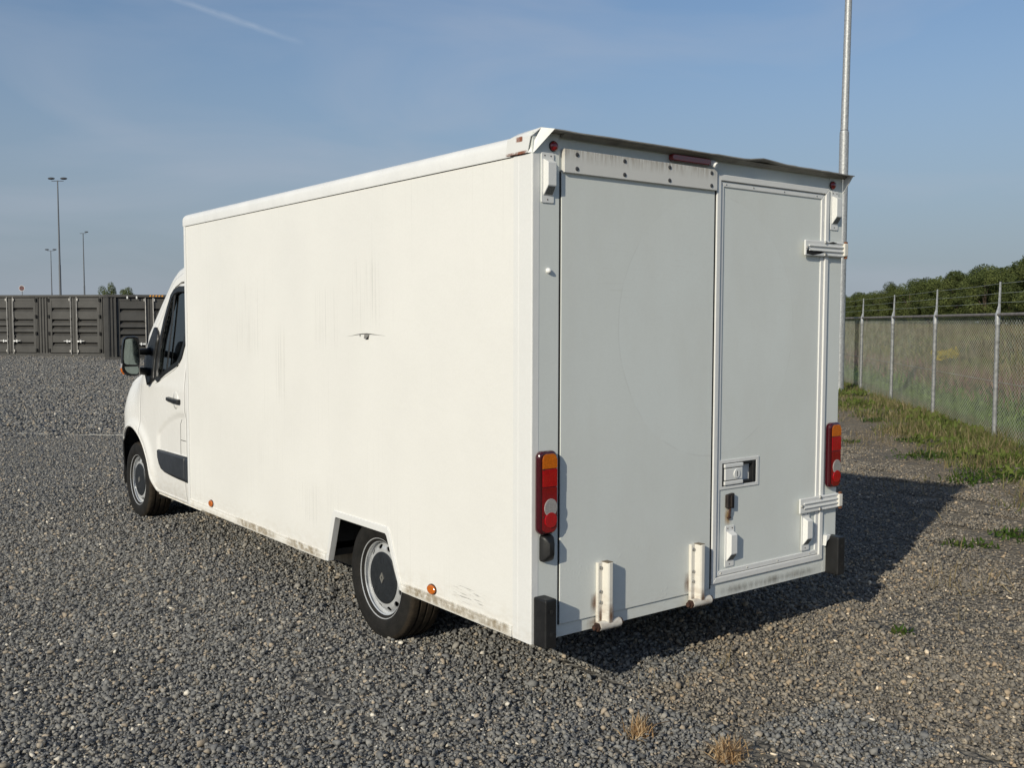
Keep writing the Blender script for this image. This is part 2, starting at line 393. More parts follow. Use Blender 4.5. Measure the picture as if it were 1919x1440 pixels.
def rounded(x0, x1, z0, z1, r, n=5):
    P = []
    for cx, cz, a0 in ((x1 - r, z1 - r, 0), (x0 + r, z1 - r, 90), (x0 + r, z0 + r, 180), (x1 - r, z0 + r, 270)):
        for k in range(n + 1):
            a = math.radians(a0 + 90 * k / n); P.append((cx + r * math.cos(a), cz + r * math.sin(a)))
    return P
def circle(cx, cz, r, n=24, rz=None):
    return [(cx + r * math.cos(2 * math.pi * k / n), cz + (rz or r) * math.sin(2 * math.pi * k / n)) for k in range(n)]
def copy_tree(o, parent=None, **kw):
    c = o.copy(); COL.objects.link(c)
    if parent is not None: c.parent = parent
    for ch in list(o.children): copy_tree(ch, c)
    return c

def smooth01(a, b, x):
    t = np.clip((x - a) / (b - a), 0, 1); return t * t * (3 - 2 * t)

# ---------------------------------------------------------------- ground
F0 = np.array([11.31, 3.69]); FD = np.array([0.724, 0.690]); FD = FD / np.linalg.norm(FD); FN = np.array([FD[1], -FD[0]])
FSP = 3.35
def fence_pos(s, t): return F0 + FD * s + FN * t          # s along the fence, t beyond it
def ground_z(x, y):
    x = np.asarray(x, float); y = np.asarray(y, float)
    t = -0.25 * x + 0.97 * y
    z = 0.25 * smooth01(9, 36, t)
    pt = (x - F0[0]) * FN[0] + (y - F0[1]) * FN[1]
    z = z * (1 - smooth01(-6, 0, pt))
    z = z + 0.10 * smooth01(-2.6, -0.6, pt) - 0.42 * smooth01(0.3, 1.0, pt) + 0.5 * smooth01(2.4, 3.2, pt) + 1.15 * smooth01(4, 24, pt)
    return z
def axis_pts():
    a = [0.0]; d = 0.35
    while a[-1] < 900:
        a.append(a[-1] + d); d *= 1.045 if a[-1] > 14 else 1.0
    a = np.array(a); return np.concatenate([-a[:0:-1], a])
ax = axis_pts()
GX, GY = np.meshgrid(ax + 4.0, ax + 4.0, indexing='ij')
GZ = ground_z(GX, GY)
nA = len(ax)
idx = np.arange(nA * nA).reshape(nA, nA)
gf = np.stack([idx[:-1, :-1], idx[1:, :-1], idx[1:, 1:], idx[:-1, 1:]], -1).reshape(-1, 4)
def fast_mesh(name, V, F, mat, smooth=False, colors=None):
    """V (n,3), F (m,k) numpy"""
    me = bpy.data.meshes.new(name); V = np.asarray(V, np.float32); F = np.asarray(F, np.int32); k = F.shape[1]
    me.vertices.add(len(V)); me.vertices.foreach_set('co', V.ravel())
    me.loops.add(F.size); me.loops.foreach_set('vertex_index', F.ravel())
    me.polygons.add(len(F)); me.polygons.foreach_set('loop_start', np.arange(0, F.size, k, dtype=np.int32))
    if smooth: me.polygons.foreach_set('use_smooth', np.ones(len(F), dtype=bool))
    me.materials.append(mat)
    if colors is not None:
        at = me.attributes.new('tint', 'FLOAT_COLOR', 'POINT')
        c = np.ones((len(V), 4), np.float32); c[:, :3] = colors; at.data.foreach_set('color', c.ravel())
    me.update(calc_edges=True); me.validate(); return me
def ground_mat():
    t = NT('gravel_and_earth'); v = t.coord(); xyz = t.sep(v)
    v1 = t.new('ShaderNodeTexVoronoi'); t.l.new(v, v1.inputs['Vector']); v1.inputs['Scale'].default_value = 26; v1.inputs['Randomness'].default_value = 1
    cell = t.sep(v1.outputs['Color'])['X']
    dist = v1.outputs['Distance']
    stone = t.ramp(cell, [(0.0, (0.12, 0.12, 0.123)), (0.45, (0.19, 0.19, 0.188)), (0.75, (0.25, 0.245, 0.235)), (0.93, (0.31, 0.28, 0.24)), (1.0, (0.55, 0.52, 0.47))])
    gapm = t.mrange(dist, 0.25, 0.62)
    grav = t.mix(t.math('MULTIPLY', gapm, 0.6), stone, (0.05, 0.049, 0.047))
    big = t.noise(v, 0.35, 5, 0.6)
    grav = t.mix(t.mrange(big, 0.35, 0.7, 0.0, 0.3), grav, (0.17, 0.155, 0.13))
    # distance beyond / before the fence line
    pt = t.math('ADD', t.math('MULTIPLY', xyz['X'], float(FN[0])), t.math('ADD', t.math('MULTIPLY', xyz['Y'], float(FN[1])), float(-F0 @ FN)))
    ptn = t.math('ADD', pt, t.math('MULTIPLY', t.math('SUBTRACT', t.noise(v, 0.8, 5), 0.5), 1.6))
    straw = t.ramp(t.noise(t.coord(scale=(9, 30, 9)), 1.0, 6, 0.7), [(0.3, (0.18, 0.145, 0.10)), (0.5, (0.27, 0.22, 0.155)), (0.75, (0.38, 0.31, 0.21))])
    soil = t.mix(t.mrange(t.noise(v, 3.0, 5), 0.45, 0.6), straw, (0.19, 0.165, 0.13))
    grav = t.mix(t.mrange(ptn, -6.5, -3.0, 0.0, 0.5), grav, (0.19, 0.165, 0.13))
    g = t.mix(t.mrange(ptn, -2.9, -1.5, 0.0, 0.85), grav, soil)
    field = t.ramp(t.noise(t.coord(scale=(1, 1, 1)), 0.7, 6, 0.65), [(0.3, (0.10, 0.12, 0.042)), (0.5, (0.15, 0.15, 0.065)), (0.72, (0.22, 0.195, 0.105))])
    g = t.mix(t.mrange(ptn, -0.3, 0.6), g, (0.07, 0.115, 0.035))
    g = t.mix(t.mrange(ptn, 2.6, 4.2), g, field)
    t.set(base=g, rough=0.92, spec=0.15)
    h = t.math('ADD', t.mrange(dist, 0.0, 0.7, 1.0, 0.0), t.math('MULTIPLY', t.noise(v, 60, 3), 0.5))
    t.bump(h, 0.9, 0.03)
    return t.m
gm = fast_mesh('ground', np.stack([GX.ravel(), GY.ravel(), GZ.ravel()], -1), gf, ground_mat(), smooth=True)
ground = bpy.data.objects.new('ground', gm); COL.objects.link(ground); ground['kind'] = 'structure'

# ---- the loose gravel stones: patches of real stones laid over the yard
def stone_mat():
    t = NT('crushed_basalt'); v = t.coord()
    a = t.new('ShaderNodeAttribute', attribute_name='tint')
    n = t.noise(v, 150, 4, 0.65)
    c = t.mix(0.5, a.outputs['Color'], t.ramp(n, [(0.3, 0.55), (0.7, 1.15)]), 'MULTIPLY')
    t.set(base=c, rough=0.75, spec=0.3); t.bump(t.noise(v, 260, 3), 0.3, 0.002); return t.m
MT['stone'] = stone_mat()
def vnoise(x, y, sc, seed):
    r = np.random.default_rng(seed); tb = r.uniform(size=(64, 64)); u, v_ = x * sc, y * sc
    i, j = np.floor(u).astype(int), np.floor(v_).astype(int); fu, fv = u - i, v_ - j
    fu, fv = fu * fu * (3 - 2 * fu), fv * fv * (3 - 2 * fv)
    g = lambda a, b: tb[a % 64, b % 64]
    return (g(i, j) * (1 - fu) + g(i + 1, j) * fu) * (1 - fv) + (g(i, j + 1) * (1 - fu) + g(i + 1, j + 1) * fu) * fv
import bmesh
bm = bmesh.new(); bmesh.ops.create_icosphere(bm, subdivisions=1, radius=1.0)
ICO_V = np.array([v.co[:] for v in bm.verts]); ICO_F = np.array([[v.index for v in f.verts] for f in bm.faces]); bm.free()
shapes = []
for k in range(24):
    sr = np.random.default_rng(100 + k); V = ICO_V * sr.uniform(0.85, 1.15, (len(ICO_V), 1))
    V = V * sr.uniform(0.6, 1.25, 3)
    for _ in range(7):
        nrm = sr.normal(size=3); nrm /= np.linalg.norm(nrm); dd = sr.uniform(0.28, 0.62); q = V @ nrm
        V = V - np.where(q > dd, q - dd, 0)[:, None] * nrm
    shapes.append(V)
shapes = np.array(shapes)
STONE_PAL = np.array([(0.125, 0.125, 0.126), (0.175, 0.174, 0.171), (0.222, 0.218, 0.208), (0.265, 0.255, 0.236), (0.305, 0.286, 0.253), (0.33, 0.284, 0.225), (0.41, 0.34, 0.26), (0.74, 0.68, 0.58)])
STONE_P = np.array([0.16, 0.24, 0.22, 0.16, 0.11, 0.065, 0.035, 0.010])
def tile_mesh(seed, size, dens, rad, sig, warm=0.0):
    r = np.random.default_rng(seed); n = int(size * size * dens)
    R = rad * np.exp(r.normal(0, sig, n)); R[r.uniform(size=n) > 0.985] *= 1.6; R = np.minimum(R, rad * 2.5)
    xy = r.uniform(-size / 2, size / 2, (n, 2)); z = R * r.uniform(-0.3, 1.05, n)
    q = r.normal(size=(n, 4)); q /= np.linalg.norm(q, axis=1)[:, None]; a, b_, c, d = q.T
    Rm = np.stack([1 - 2 * (c * c + d * d), 2 * (b_ * c - a * d), 2 * (b_ * d + a * c), 2 * (b_ * c + a * d), 1 - 2 * (b_ * b_ + d * d), 2 * (c * d - a * b_), 2 * (b_ * d - a * c), 2 * (c * d + a * b_), 1 - 2 * (b_ * b_ + c * c)], -1).reshape(n, 3, 3)
    S = shapes[r.integers(0, len(shapes), n)] * r.uniform(0.7, 1.3, (n, 1, 3)) * R[:, None, None]
    V = np.einsum('nij,nkj->nki', Rm, S); V[:, :, :2] += xy[:, None]; V[:, :, 2] = V[:, :, 2] * 0.85 + z[:, None]
    F = (np.arange(n)[:, None, None] * len(ICO_V) + ICO_F[None]).reshape(-1, 3)
    col = STONE_PAL[r.choice(len(STONE_PAL), n, p=STONE_P / STONE_P.sum())] * r.uniform(0.82, 1.18, (n, 1))
    col = col * (np.array([1.0, 1.0, 1.0]) * (1 - warm) + warm * np.array([1.10, 1.0, 0.875]))
    return fast_mesh('stone_patch', V.reshape(-1, 3), F, MT['stone'], colors=np.repeat(col, len(ICO_V), axis=0))
stones = bpy.data.collections.new('stone_patches')
TILES = []
def add_tiles(count, *a):
    ids = []
    for k in range(count):
        o = bpy.data.objects.new('stone_patch_%03d' % len(TILES), tile_mesh(500 + len(TILES), *a)); stones.objects.link(o); ids.append(len(TILES)); TILES.append(o)
    return np.array(ids)
T_FINE = add_tiles(10, 0.62, 6600, 0.0102, 0.30)       # dense crushed stone
T_WARM = add_tiles(6, 0.62, 5600, 0.0098, 0.36, 1.0)        # browner, dustier stone
T_THIN = add_tiles(5, 0.62, 2900, 0.0092, 0.35, 0.9)        # thinner, with earth showing
T_BARE = add_tiles(4, 0.62, 700, 0.0066, 0.45, 1.4)         # scattered stones on earth
T_FAR = add_tiles(6, 1.5, 1500, 0.020, 0.32)
pos, pick_, rotz = [], [], []
def lay(size, r0, r1, far):
    g = np.arange(-60, 60, size); X, Y = np.meshgrid(g, g, indexing='ij'); X = X.ravel() + rng.uniform(-0.04, 0.04, X.size); Y = Y.ravel() + rng.uniform(-0.04, 0.04, Y.size)
    X = X + CAMP[0]; Y = Y + CAMP[1]; dx, dy = X - CAMP[0], Y - CAMP[1]; d = np.hypot(dx, dy); an = (np.arctan2(dx, dy) - YAW + math.pi) % (2 * math.pi) - math.pi
    k = (d >= r0) & (d < r1) & (np.abs(an) < math.radians(37)); X, Y = X[k], Y[k]
    p = (X - F0[0]) * FN[0] + (Y - F0[1]) * FN[1] + 1.3 * (vnoise(X, Y, 0.6, 3) - 0.5) + rng.normal(0, 0.18, len(X))
    true_p = (X - F0[0]) * FN[0] + (Y - F0[1]) * FN[1]; X, Y, p = X[true_p < -0.5], Y[true_p < -0.5], p[true_p < -0.5]
    if far: ids = T_FAR[rng.integers(0, len(T_FAR), len(X))]; ok = p < -2.3; X, Y, ids = X[ok], Y[ok], ids[ok]
    else:
        ids = T_FINE[rng.integers(0, len(T_FINE), len(X))]; m = rng.uniform(size=len(X)) < smooth01(-6.6, -3.4, p); ids[m] = T_WARM[rng.integers(0, len(T_WARM), m.sum())]; m = rng.uniform(size=len(X)) < np.maximum(smooth01(-3.6, -2.3, p), 0.35 * smooth01(0.6, 0.8, vnoise(X, Y, 0.5, 9)) * smooth01(-5, -4, p)); ids[m] = T_THIN[rng.integers(0, len(T_THIN), m.sum())]; m = p > -1.7; ids[m] = T_BARE[rng.integers(0, len(T_BARE), m.sum())]
    for x, y, i in zip(X, Y, ids): pos.append((x, y, float(ground_z(x, y)))); pick_.append(i); rotz.append((0, 0, rng.integers(0, 4) * math.pi / 2))
lay(0.6, 2.4, 17.0, False); lay(1.45, 16.6, 52.0, True)
n = len(pos)
gme = bpy.data.meshes.new('gravel'); gme.vertices.add(n)
gme.vertices.foreach_set('co', np.array(pos, np.float32).ravel())
a = gme.attributes.new('rot', 'FLOAT_VECTOR', 'POINT'); a.data.foreach_set('vector', np.array(rotz, np.float32).ravel())
a = gme.attributes.new('pick', 'INT', 'POINT'); a.data.foreach_set('value', np.array(pick_, np.int32))
gravel = bpy.data.objects.new('gravel', gme); COL.objects.link(gravel); gravel['kind'] = 'stuff'
gravel['label'] = 'dark grey crushed stone gravel covering the yard'; gravel['category'] = 'gravel'
ng = bpy.data.node_groups.new('scatter_stones', 'GeometryNodeTree')
ng.interface.new_socket('Geometry', in_out='INPUT', socket_type='NodeSocketGeometry'); ng.interface.new_socket('Geometry', in_out='OUTPUT', socket_type='NodeSocketGeometry')
gi, go = ng.nodes.new('NodeGroupInput'), ng.nodes.new('NodeGroupOutput')
ip = ng.nodes.new('GeometryNodeInstanceOnPoints'); ci = ng.nodes.new('GeometryNodeCollectionInfo')
ci.inputs['Collection'].default_value = stones; ci.inputs['Separate Children'].default_value = True; ci.inputs['Reset Children'].default_value = True
def nattr(nm, ty):
    q = ng.nodes.new('GeometryNodeInputNamedAttribute'); q.data_type = ty; q.inputs['Name'].default_value = nm; return q.outputs['Attribute']
ng.links.new(gi.outputs[0], ip.inputs['Points']); ng.links.new(ci.outputs[0], ip.inputs['Instance']); ip.inputs['Pick Instance'].default_value = True
ng.links.new(nattr('pick', 'INT'), ip.inputs['Instance Index']); ng.links.new(nattr('rot', 'FLOAT_VECTOR'), ip.inputs['Rotation'])
ng.links.new(ip.outputs[0], go.inputs[0])
gravel.modifiers.new('stones', 'NODES').node_group = ng


# ================================================================ THE BOX VAN
van = world_root('box_van', (W / 2, 2.9, 0), 'white box van with plain cargo body parked on the gravel, seen from its rear left', 'van')
def P_(mb, name, mat, parent=van, **k): return mb.build(name, mat, parent, **k)

# ---- cargo side walls with the rear wheel cut-outs
ARCH = [(1.905, ZB), (1.815, 0.612), (1.805, 0.622), (1.245, 0.622), (1.232, 0.612), (1.100, ZB)]
ARCHO = [(1.938, ZB), (1.848, 0.640), (1.825, 0.660), (1.225, 0.660), (1.203, 0.640), (1.078, ZB)]
SIDE_TOP = 2.466
def side_wall(x0, x1, name):
    poly = [(0.131, ZB + 0.001), (1.100, ZB + 0.001)] + ARCH[::-1][1:-1] + [(1.905, ZB + 0.001), (4.190, ZB + 0.001), (4.190, SIDE_TOP), (0.131, SIDE_TOP)]
    return P_(MB().prism(poly, 0, x0, x1), name, MT['side'], bevel=0.0015, seg=1)
wallL = side_wall(0.002, 0.034, 'side_wall'); wallL['label'] = 'white left side wall with a small torn dent'
side_wall(W - 0.034, W - 0.002, 'side_wall')
for sx in (0, 1):
    def X(v): return v if sx == 0 else W - v
    P_(MB().prism(ARCHO + ARCH[::-1], 0, X(-0.005), X(0.030)), 'wheel_arch_trim', MT['trim'], bevel=0.003)
    # bottom rail, in front of and behind the wheel
    for a, b in ((0.135, 1.079), (1.937, 4.19)):
        P_(MB().prism([(-0.004, 0.343), (-0.006, 0.352), (-0.006, 0.372), (-0.003, 0.376), (-0.004, 0.380), (-0.004, 0.390), (0.001, 0.393), (0.03, 0.393), (0.03, 0.343)] if sx == 0 else
                      [(W - q[0], q[1]) for q in [(-0.004, 0.343), (-0.006, 0.352), (-0.006, 0.372), (-0.003, 0.376), (-0.004, 0.380), (-0.004, 0.390), (0.001, 0.393), (0.03, 0.393), (0.03, 0.343)]], 1, a, b), 'bottom_rail', MT['rail'])
    # rear corner extrusion: two steps, and the front corner strip
    P_(MB().prism([(X(0.0), 0.0), (X(-0.002), 0.004), (X(-0.002), 0.088), (X(0.0), 0.090), (X(0.0), 0.094), (X(-0.001), 0.096), (X(-0.001), 0.130), (X(0.035), 0.1305), (X(0.035), 0.0)], 2, ZB - 0.004, 2.466), 'corner_post', MT['trim'])
    P_(MB().prism([(X(-0.003), 4.1905), (X(-0.004), 4.204), (X(0.0), 4.207), (X(-0.004), 4.210), (X(-0.004), 4.226), (X(0.008), 4.236), (X(0.05), 4.236), (X(0.05), 4.1905)], 2, ZB - 0.003, 2.47), 'front_corner_strip', MT['trim'])
    # roof edge rail: rounded section along the roof
    prof = [(0.034, 2.4675), (-0.006, 2.4675), (-0.007, 2.475), (-0.007, 2.512)]
    for k in range(1, 7):
        a_ = math.radians(90 * k / 6); prof.append((0.048 - 0.055 * math.cos(a_), 2.512 + 0.048 * math.sin(a_)))
    prof += [(0.10, 2.563), (0.10, 2.53), (0.034, 2.50)]
    ends = [(4.245, 0.90), (4.238, 0.98), (4.225, 1.0), (0.150, 1.0)]
    P_(MB().loft([[(X(0.05 + (p[0] - 0.05) * s_), yy, 2.47 + (p[1] - 2.47) * s_) for p in prof] for yy, s_ in ends]), 'roof_rail', MT['roofp'], smooth=True, angle=40)
    P_(MB().box(*sorted((X(0.0005), X(0.034))), 0.131, 4.19, 2.4658, 2.4676), 'rail_seal', MT['gap'])
P_(MB().box(0.0995, W - 0.0995, 0.02, 4.20, 2.535, 2.561), 'roof_panel', MT['roofp'], bevel=0.004)
P_(MB().box(0.050, W - 0.050, 4.192, 4.232, ZB, 2.536), 'front_wall', MT['side'])
P_(MB().box(0.035, W - 0.035, 0.12, 1.05, 0.40, 0.44).box(0.035, W - 0.035, 1.95, 4.19, 0.40, 0.44).box(0.52, W - 0.52, 1.05, 1.95, 0.40, 0.44)
   .box(0.035, 0.52, 1.05, 1.95, 0.75, 0.79).box(W - 0.52, W - 0.035, 1.05, 1.95, 0.75, 0.79)
   .box(0.50, 0.52, 1.05, 1.95, 0.44, 0.75).box(W - 0.52, W - 0.50, 1.05, 1.95, 0.44, 0.75)
   .box(0.036, 0.50, 1.03, 1.05, 0.36, 0.79).box(W - 0.50, W - 0.036, 1.03, 1.05, 0.36, 0.79)
   .box(0.036, 0.50, 1.95, 1.97, 0.36, 0.79).box(W - 0.50, W - 0.036, 1.95, 1.97, 0.36, 0.79), 'cargo_floor', MT['under'])
for x_ in (0.21, W - 0.29):
    P_(MB().box(x_, x_ + 0.08, 0.35, 4.35, 0.262, 0.352), 'chassis_rail', MT['mudsteel'], bevel=0.006)
P_(MB().tube([(0.20, 1.423, 0.30), (W - 0.20, 1.423, 0.30)], 0.045, 12).box(0.46, 0.52, 0.75, 2.1, 0.30, 0.34).box(W - 0.52, W - 0.46, 0.75, 2.1, 0.30, 0.34), 'rear_axle', MT['under'])
P_(MB().tube([(0.75, 3.9, 0.30), (0.75, 2.0, 0.29), (0.62, 1.7, 0.40), (0.62, 1.1, 0.40), (0.72, 0.8, 0.30), (0.72, 0.45, 0.29)], 0.032, 10), 'exhaust_pipe', MT['mudsteel'], smooth=True)
P_(MB().box(0.08, 0.13, 4.02, 4.10, 0.27, 0.345).box(0.10, 0.20, 3.90, 3.93, 0.27, 0.345), 'mounting_bracket', MT['mudsteel'], bevel=0.004)
P_(MB().box(0.10, 0.30, 0.30, 0.80, 0.325, 0.343), 'mud_guard', MT['mudsteel'])

# ---- rear frame
P_(MB().box(0.0355, 0.150, -0.001, 0.10, ZB - 0.002, 2.56), 'rear_post', MT['rear'], bevel=0.003)
P_(MB().box(0.002, 0.036, -0.002, 0.0005, ZB - 0.004, 2.465), 'rear_post_cap', MT['trim'])
P_(MB().box(2.094, W - 0.0005, -0.001, 0.10, ZB - 0.002, 2.56), 'rear_post', MT['rear'], bevel=0.003)
P_(MB().box(0.1505, 2.0935, 0.004, 0.10, 2.405, 2.56), 'rear_header', MT['rear'])
P_(MB().box(0.1505, 1.158, 0.001, 0.09, ZB, 0.402).box(1.1585, 2.0935, -0.001, 0.09, ZB - 0.002, 0.421), 'rear_sill', MT['rear'], bevel=0.002)
P_(MB().box(0.145, 2.10, 0.03, 0.10, 0.39, 2.42), 'door_gap', MT['gap'])

# ---- left ramp door: one plain leaf
ramp = P_(MB().box(0.1565, 1.1465, -0.007, 0.05, 0.404, 2.401), 'ramp_door', MT['rear'], bevel=0.003, seg=2)
ramp['label'] = 'plain white ramp door leaf, blistered near its bottom'
strip = P_(MB().box(0.160, 1.147, -0.022, -0.0015, 2.3985, 2.500), 'header_strip', MT['strip'], bevel=0.002)
for bx in (0.247, 0.533, 0.825, 1.119):
    for bz in (2.480, 2.419):
        P_(MB().lathe([(0.0, 0.0095), (-0.003, 0.009), (-0.005, 0.004), (-0.005, 0.0001)], 12, 'y', (bx - 0.016, -0.022, bz)), 'bolt', MT['lampdark'], strip, smooth=True)
P_(MB().box(0.1502, 0.1562, -0.0035, 0.03, 0.404, 2.40), 'gap_shade_strip', MT['gap'])  # black strips laid in both door gaps, standing in for their shade
P_(MB().box(1.1470, 1.1576, -0.0050, 0.03, 0.404, 2.482), 'gap_shade_strip', MT['gap'])
def ramp_hinge(x0):
    h = P_(MB().prism([(x0, -0.0075), (x0, -0.022), (x0 + 0.004, -0.024), (x0 + 0.026, -0.024), (x0 + 0.033, -0.052), (x0 + 0.040, -0.058), (x0 + 0.060, -0.058), (x0 + 0.066, -0.050), (x0 + 0.066, -0.0075)], 2, 0.352, 0.654), 'ramp_hinge', MT['chip'], ramp, bevel=0.002)
    P_(MB().box(x0 + 0.030, x0 + 0.064, -0.054, -0.013, 0.654, 0.657), 'hinge_cap', MT['mudsteel'], ramp)
    for bz in (0.630, 0.520, 0.470):
        P_(MB().lathe([(0, 0.009), (-0.004, 0.009), (-0.006, 0.006), (-0.006, 0.0001)], 8, 'y', (x0 + 0.014, -0.024, bz)), 'bolt', MT['zinc'], ramp, smooth=True)
    P_(MB().tube([(x0 - 0.012, -0.040, 0.366), (x0 + 0.118, -0.040, 0.366)], 0.0215, 16), 'hinge_barrel', MT['chip'], ramp, smooth=True)
    P_(MB().tube([(x0 - 0.040, -0.040, 0.364), (x0 - 0.010, -0.040, 0.364)], 0.012, 12).lathe([(-0.026, 0.020), (-0.016, 0.022), (-0.014, 0.016)], 6, 'x', (x0, -0.040, 0.364), True).lathe([(0.119, 0.020), (0.128, 0.020)], 6, 'x', (x0, -0.040, 0.366), True), 'hinge_bolt', MT['darkrust'], ramp)
ramp_hinge(0.372); ramp_hinge(0.992)
HINGE_X = ((0.372, 0.47, 'hinge_rust'), (0.992, 0.43, 'hinge_rust'))

MT['keep'] = simple('blackened_steel', (0.025, 0.018, 0.015), 0.6, var=0.5, scale=50)
# ---- right door: framed leaf
dx0, dx1, dz0, dz1 = 1.166, 2.086, 0.425, 2.483
hx0, hx1, hz0, hz1 = 1.242, 1.512, 0.915, 1.036
def holed(x0, x1, z0, z1, a0, a1, b0, b1, y0, y1):
    V = []
    for y in (y0, y1):
        V += [(x, y, z) for z in (z0, b0, b1, z1) for x in (x0, a0, a1, x1)]
    F = []
    for k in range(2):
        for i in range(3):
            for j in range(3):
                if (i, j) != (1, 1): q = k * 16 + i * 4 + j; F.append((q, q + 1, q + 5, q + 4) if k == 0 else (q + 4, q + 5, q + 1, q))
    for a_, b_ in ((5, 6), (6, 10), (10, 9), (9, 5)): F.append((a_, b_, b_ + 16, a_ + 16))
    for loop in ([0, 1, 2, 3, 7, 11, 15, 14, 13, 12, 8, 4],):
        for i in range(12): a_, b_ = loop[i], loop[(i + 1) % 12]; F.append((b_, a_, a_ + 16, b_ + 16))
    return MB().add(V, F)
door = P_(holed(1.20, 2.05, 0.46, 2.45, hx0, hx1, hz0, hz1, -0.008, 0.03), 'rear_door', MT['rear'])
door['label'] = 'narrow white rear door leaf in a stepped frame'
def frame(x0, x1, z0, z1, wd, y0, y1, name, mat, parent, bev):
    for k, poly in enumerate(([(x0, z0), (x1, z0), (x1 - wd, z0 + wd), (x0 + wd, z0 + wd)], [(x0, z1), (x0 + wd, z1 - wd), (x1 - wd, z1 - wd), (x1, z1)],
                 [(x0, z0 + 0.0015), (x0 + wd, z0 + wd + 0.0015), (x0 + wd, z1 - wd - 0.0015), (x0, z1 - 0.0015)], [(x1, z0 + 0.0015), (x1, z1 - 0.0015), (x1 - wd, z1 - wd - 0.0015), (x1 - wd, z0 + wd + 0.0015)])):
        P_(MB().prism(poly, 1, y0, y1), name, mat, parent, bevel=bev)
frame(dx0, dx1, dz0, dz1, 0.030, -0.022, 0.02, 'outer_frame', MT['trim'], door, 0.003)
frame(dx0 + 0.033, dx1 - 0.033, dz0 + 0.033, dz1 - 0.033, 0.026, -0.014, 0.02, 'inner_frame', MT['trim'], door, 0.003)
sc = MB()
for fx in (1.24, 1.45, 1.70, 1.98):
    for fz in (0.471, 2.437): sc.lathe([(-0.0145, 0.005), (-0.016, 0.004), (-0.016, 0.0001)], 8, 'y', (fx, 0, fz))
P_(sc, 'frame_screw', MT['zinc'], door)
# recessed latch
P_(MB().box(hx0, hx1, 0.016, 0.020, hz0, hz1), 'latch_pan', MT['trim'], door)
hp = [(1.216, 0.900), (1.524, 0.900), (1.532, 0.908), (1.532, 1.044), (1.524, 1.052), (1.216, 1.052), (1.208, 1.044), (1.208, 0.908)]
pl = holed(1.210, 1.532, 0.900, 1.052, hx0 + 0.002, hx1 - 0.002, hz0 + 0.002, hz1 - 0.002, -0.013, -0.0085)
latch = P_(pl, 'latch_plate', MT['trim'], door, bevel=0.002)
gk = MB().box(hx0 + 0.001, hx0 + 0.010, -0.0145, 0.03, hz0 + 0.001, hz1 - 0.001).box(hx1 - 0.026, hx1 - 0.001, -0.012, 0.03, hz0 + 0.004, hz1 - 0.004).box(1.40, hx1 - 0.026, -0.010, 0.03, hz1 - 0.018, hz1 - 0.002).box(1.40, hx1 - 0.026, -0.010, 0.03, hz0 + 0.002, hz0 + 0.018)
P_(gk, 'latch_gasket', MT['rubber'], door, bevel=0.003)
P_(MB().box(1.256, 1.400, -0.020, 0.028, hz1 - 0.026, hz1 - 0.006).box(1.256, 1.400, -0.020, 0.028, hz0 + 0.006, hz0 + 0.026), 'latch_arm', MT['trim'], door, bevel=0.004)
P_(MB().box(1.262, 1.398, -0.017, 0.028, hz0 + 0.030, hz1 - 0.030), 'door_handle', MT['trim'], door, bevel=0.004)
P_(MB().lathe([(-0.017, 0.024), (-0.021, 0.023), (-0.021, 0.0001)], 20, 'y', (1.350, 0, 0.976)), 'lock_disc', MT['trim'], door, smooth=True)
P_(MB().box(1.3485, 1.3515, -0.0222, -0.017, 0.962, 0.990), 'lock_slot', MT['gap'], door)
# keeper with a hanging rod and its rust
P_(MB().prism([(1.271, 0.806), (1.271, 0.873), (1.322, 0.879), (1.322, 0.800)], 1, -0.010, -0.030).box(1.288, 1.300, -0.038, -0.030, 0.81, 0.87), 'keeper', MT['keep'], door, bevel=0.003)
P_(MB().tube([(1.294, -0.024, 0.83), (1.296, -0.022, 0.79), (1.297, -0.016, 0.752)], 0.0055, 8).tube([(1.288, -0.015, 0.751), (1.308, -0.015, 0.753)], 0.006, 8), 'keeper_rod', MT['darkrust'], door)
MT['dec_rust'] = decal_mat('rust_run', (0.55, 0.33, 0.12), 'rear', 0.75); MT['dec_brown'] = decal_mat('brown_rust_bleed', (0.22, 0.09, 0.03), 'rear', 0.62)
P_(MB().box(1.268, 1.330, -0.0088, -0.0086, 0.708, 0.81), 'rust_stain', MT['dec_rust'], door)
for x_ in (0.365, 0.985): P_(MB().box(x_ - 0.03, x_ + 0.03, -0.0082, -0.0076, 0.405, 0.52), 'rust_stain', MT['dec_brown'], ramp)
P_(MB().box(0.32, 0.46, -0.0003, 0.0002, 0.347, 0.402), 'rust_stain', MT['dec_brown'], ramp)
MT['dec_hinge'] = decal_mat('hinge_rust_bleed', (0.17, 0.075, 0.03), 'rear', 0.85)
for hx, ht_, nm in HINGE_X:
    P_(MB().box(hx + 0.030, hx + 0.070, -0.0592, -0.0588, 0.345, ht_), 'rust_stain', MT['dec_hinge'], ramp)
    P_(MB().box(hx + 0.002, hx + 0.028, -0.0248, -0.0245, 0.350, ht_ - 0.02), 'rust_stain', MT['dec_hinge'], ramp)
MT['dec_sill'] = decal_mat('sill_dirt_specks', (0.16, 0.14, 0.11), 'rear', 0.4)
for a_, b_ in ((1.20, 1.55), (1.45, 1.85), (1.75, 2.08)): P_(MB().box(a_, b_, -0.0019 - 0.0001 * a_, -0.0016, 0.346, 0.40), 'grime_mark', MT['dec_sill'])
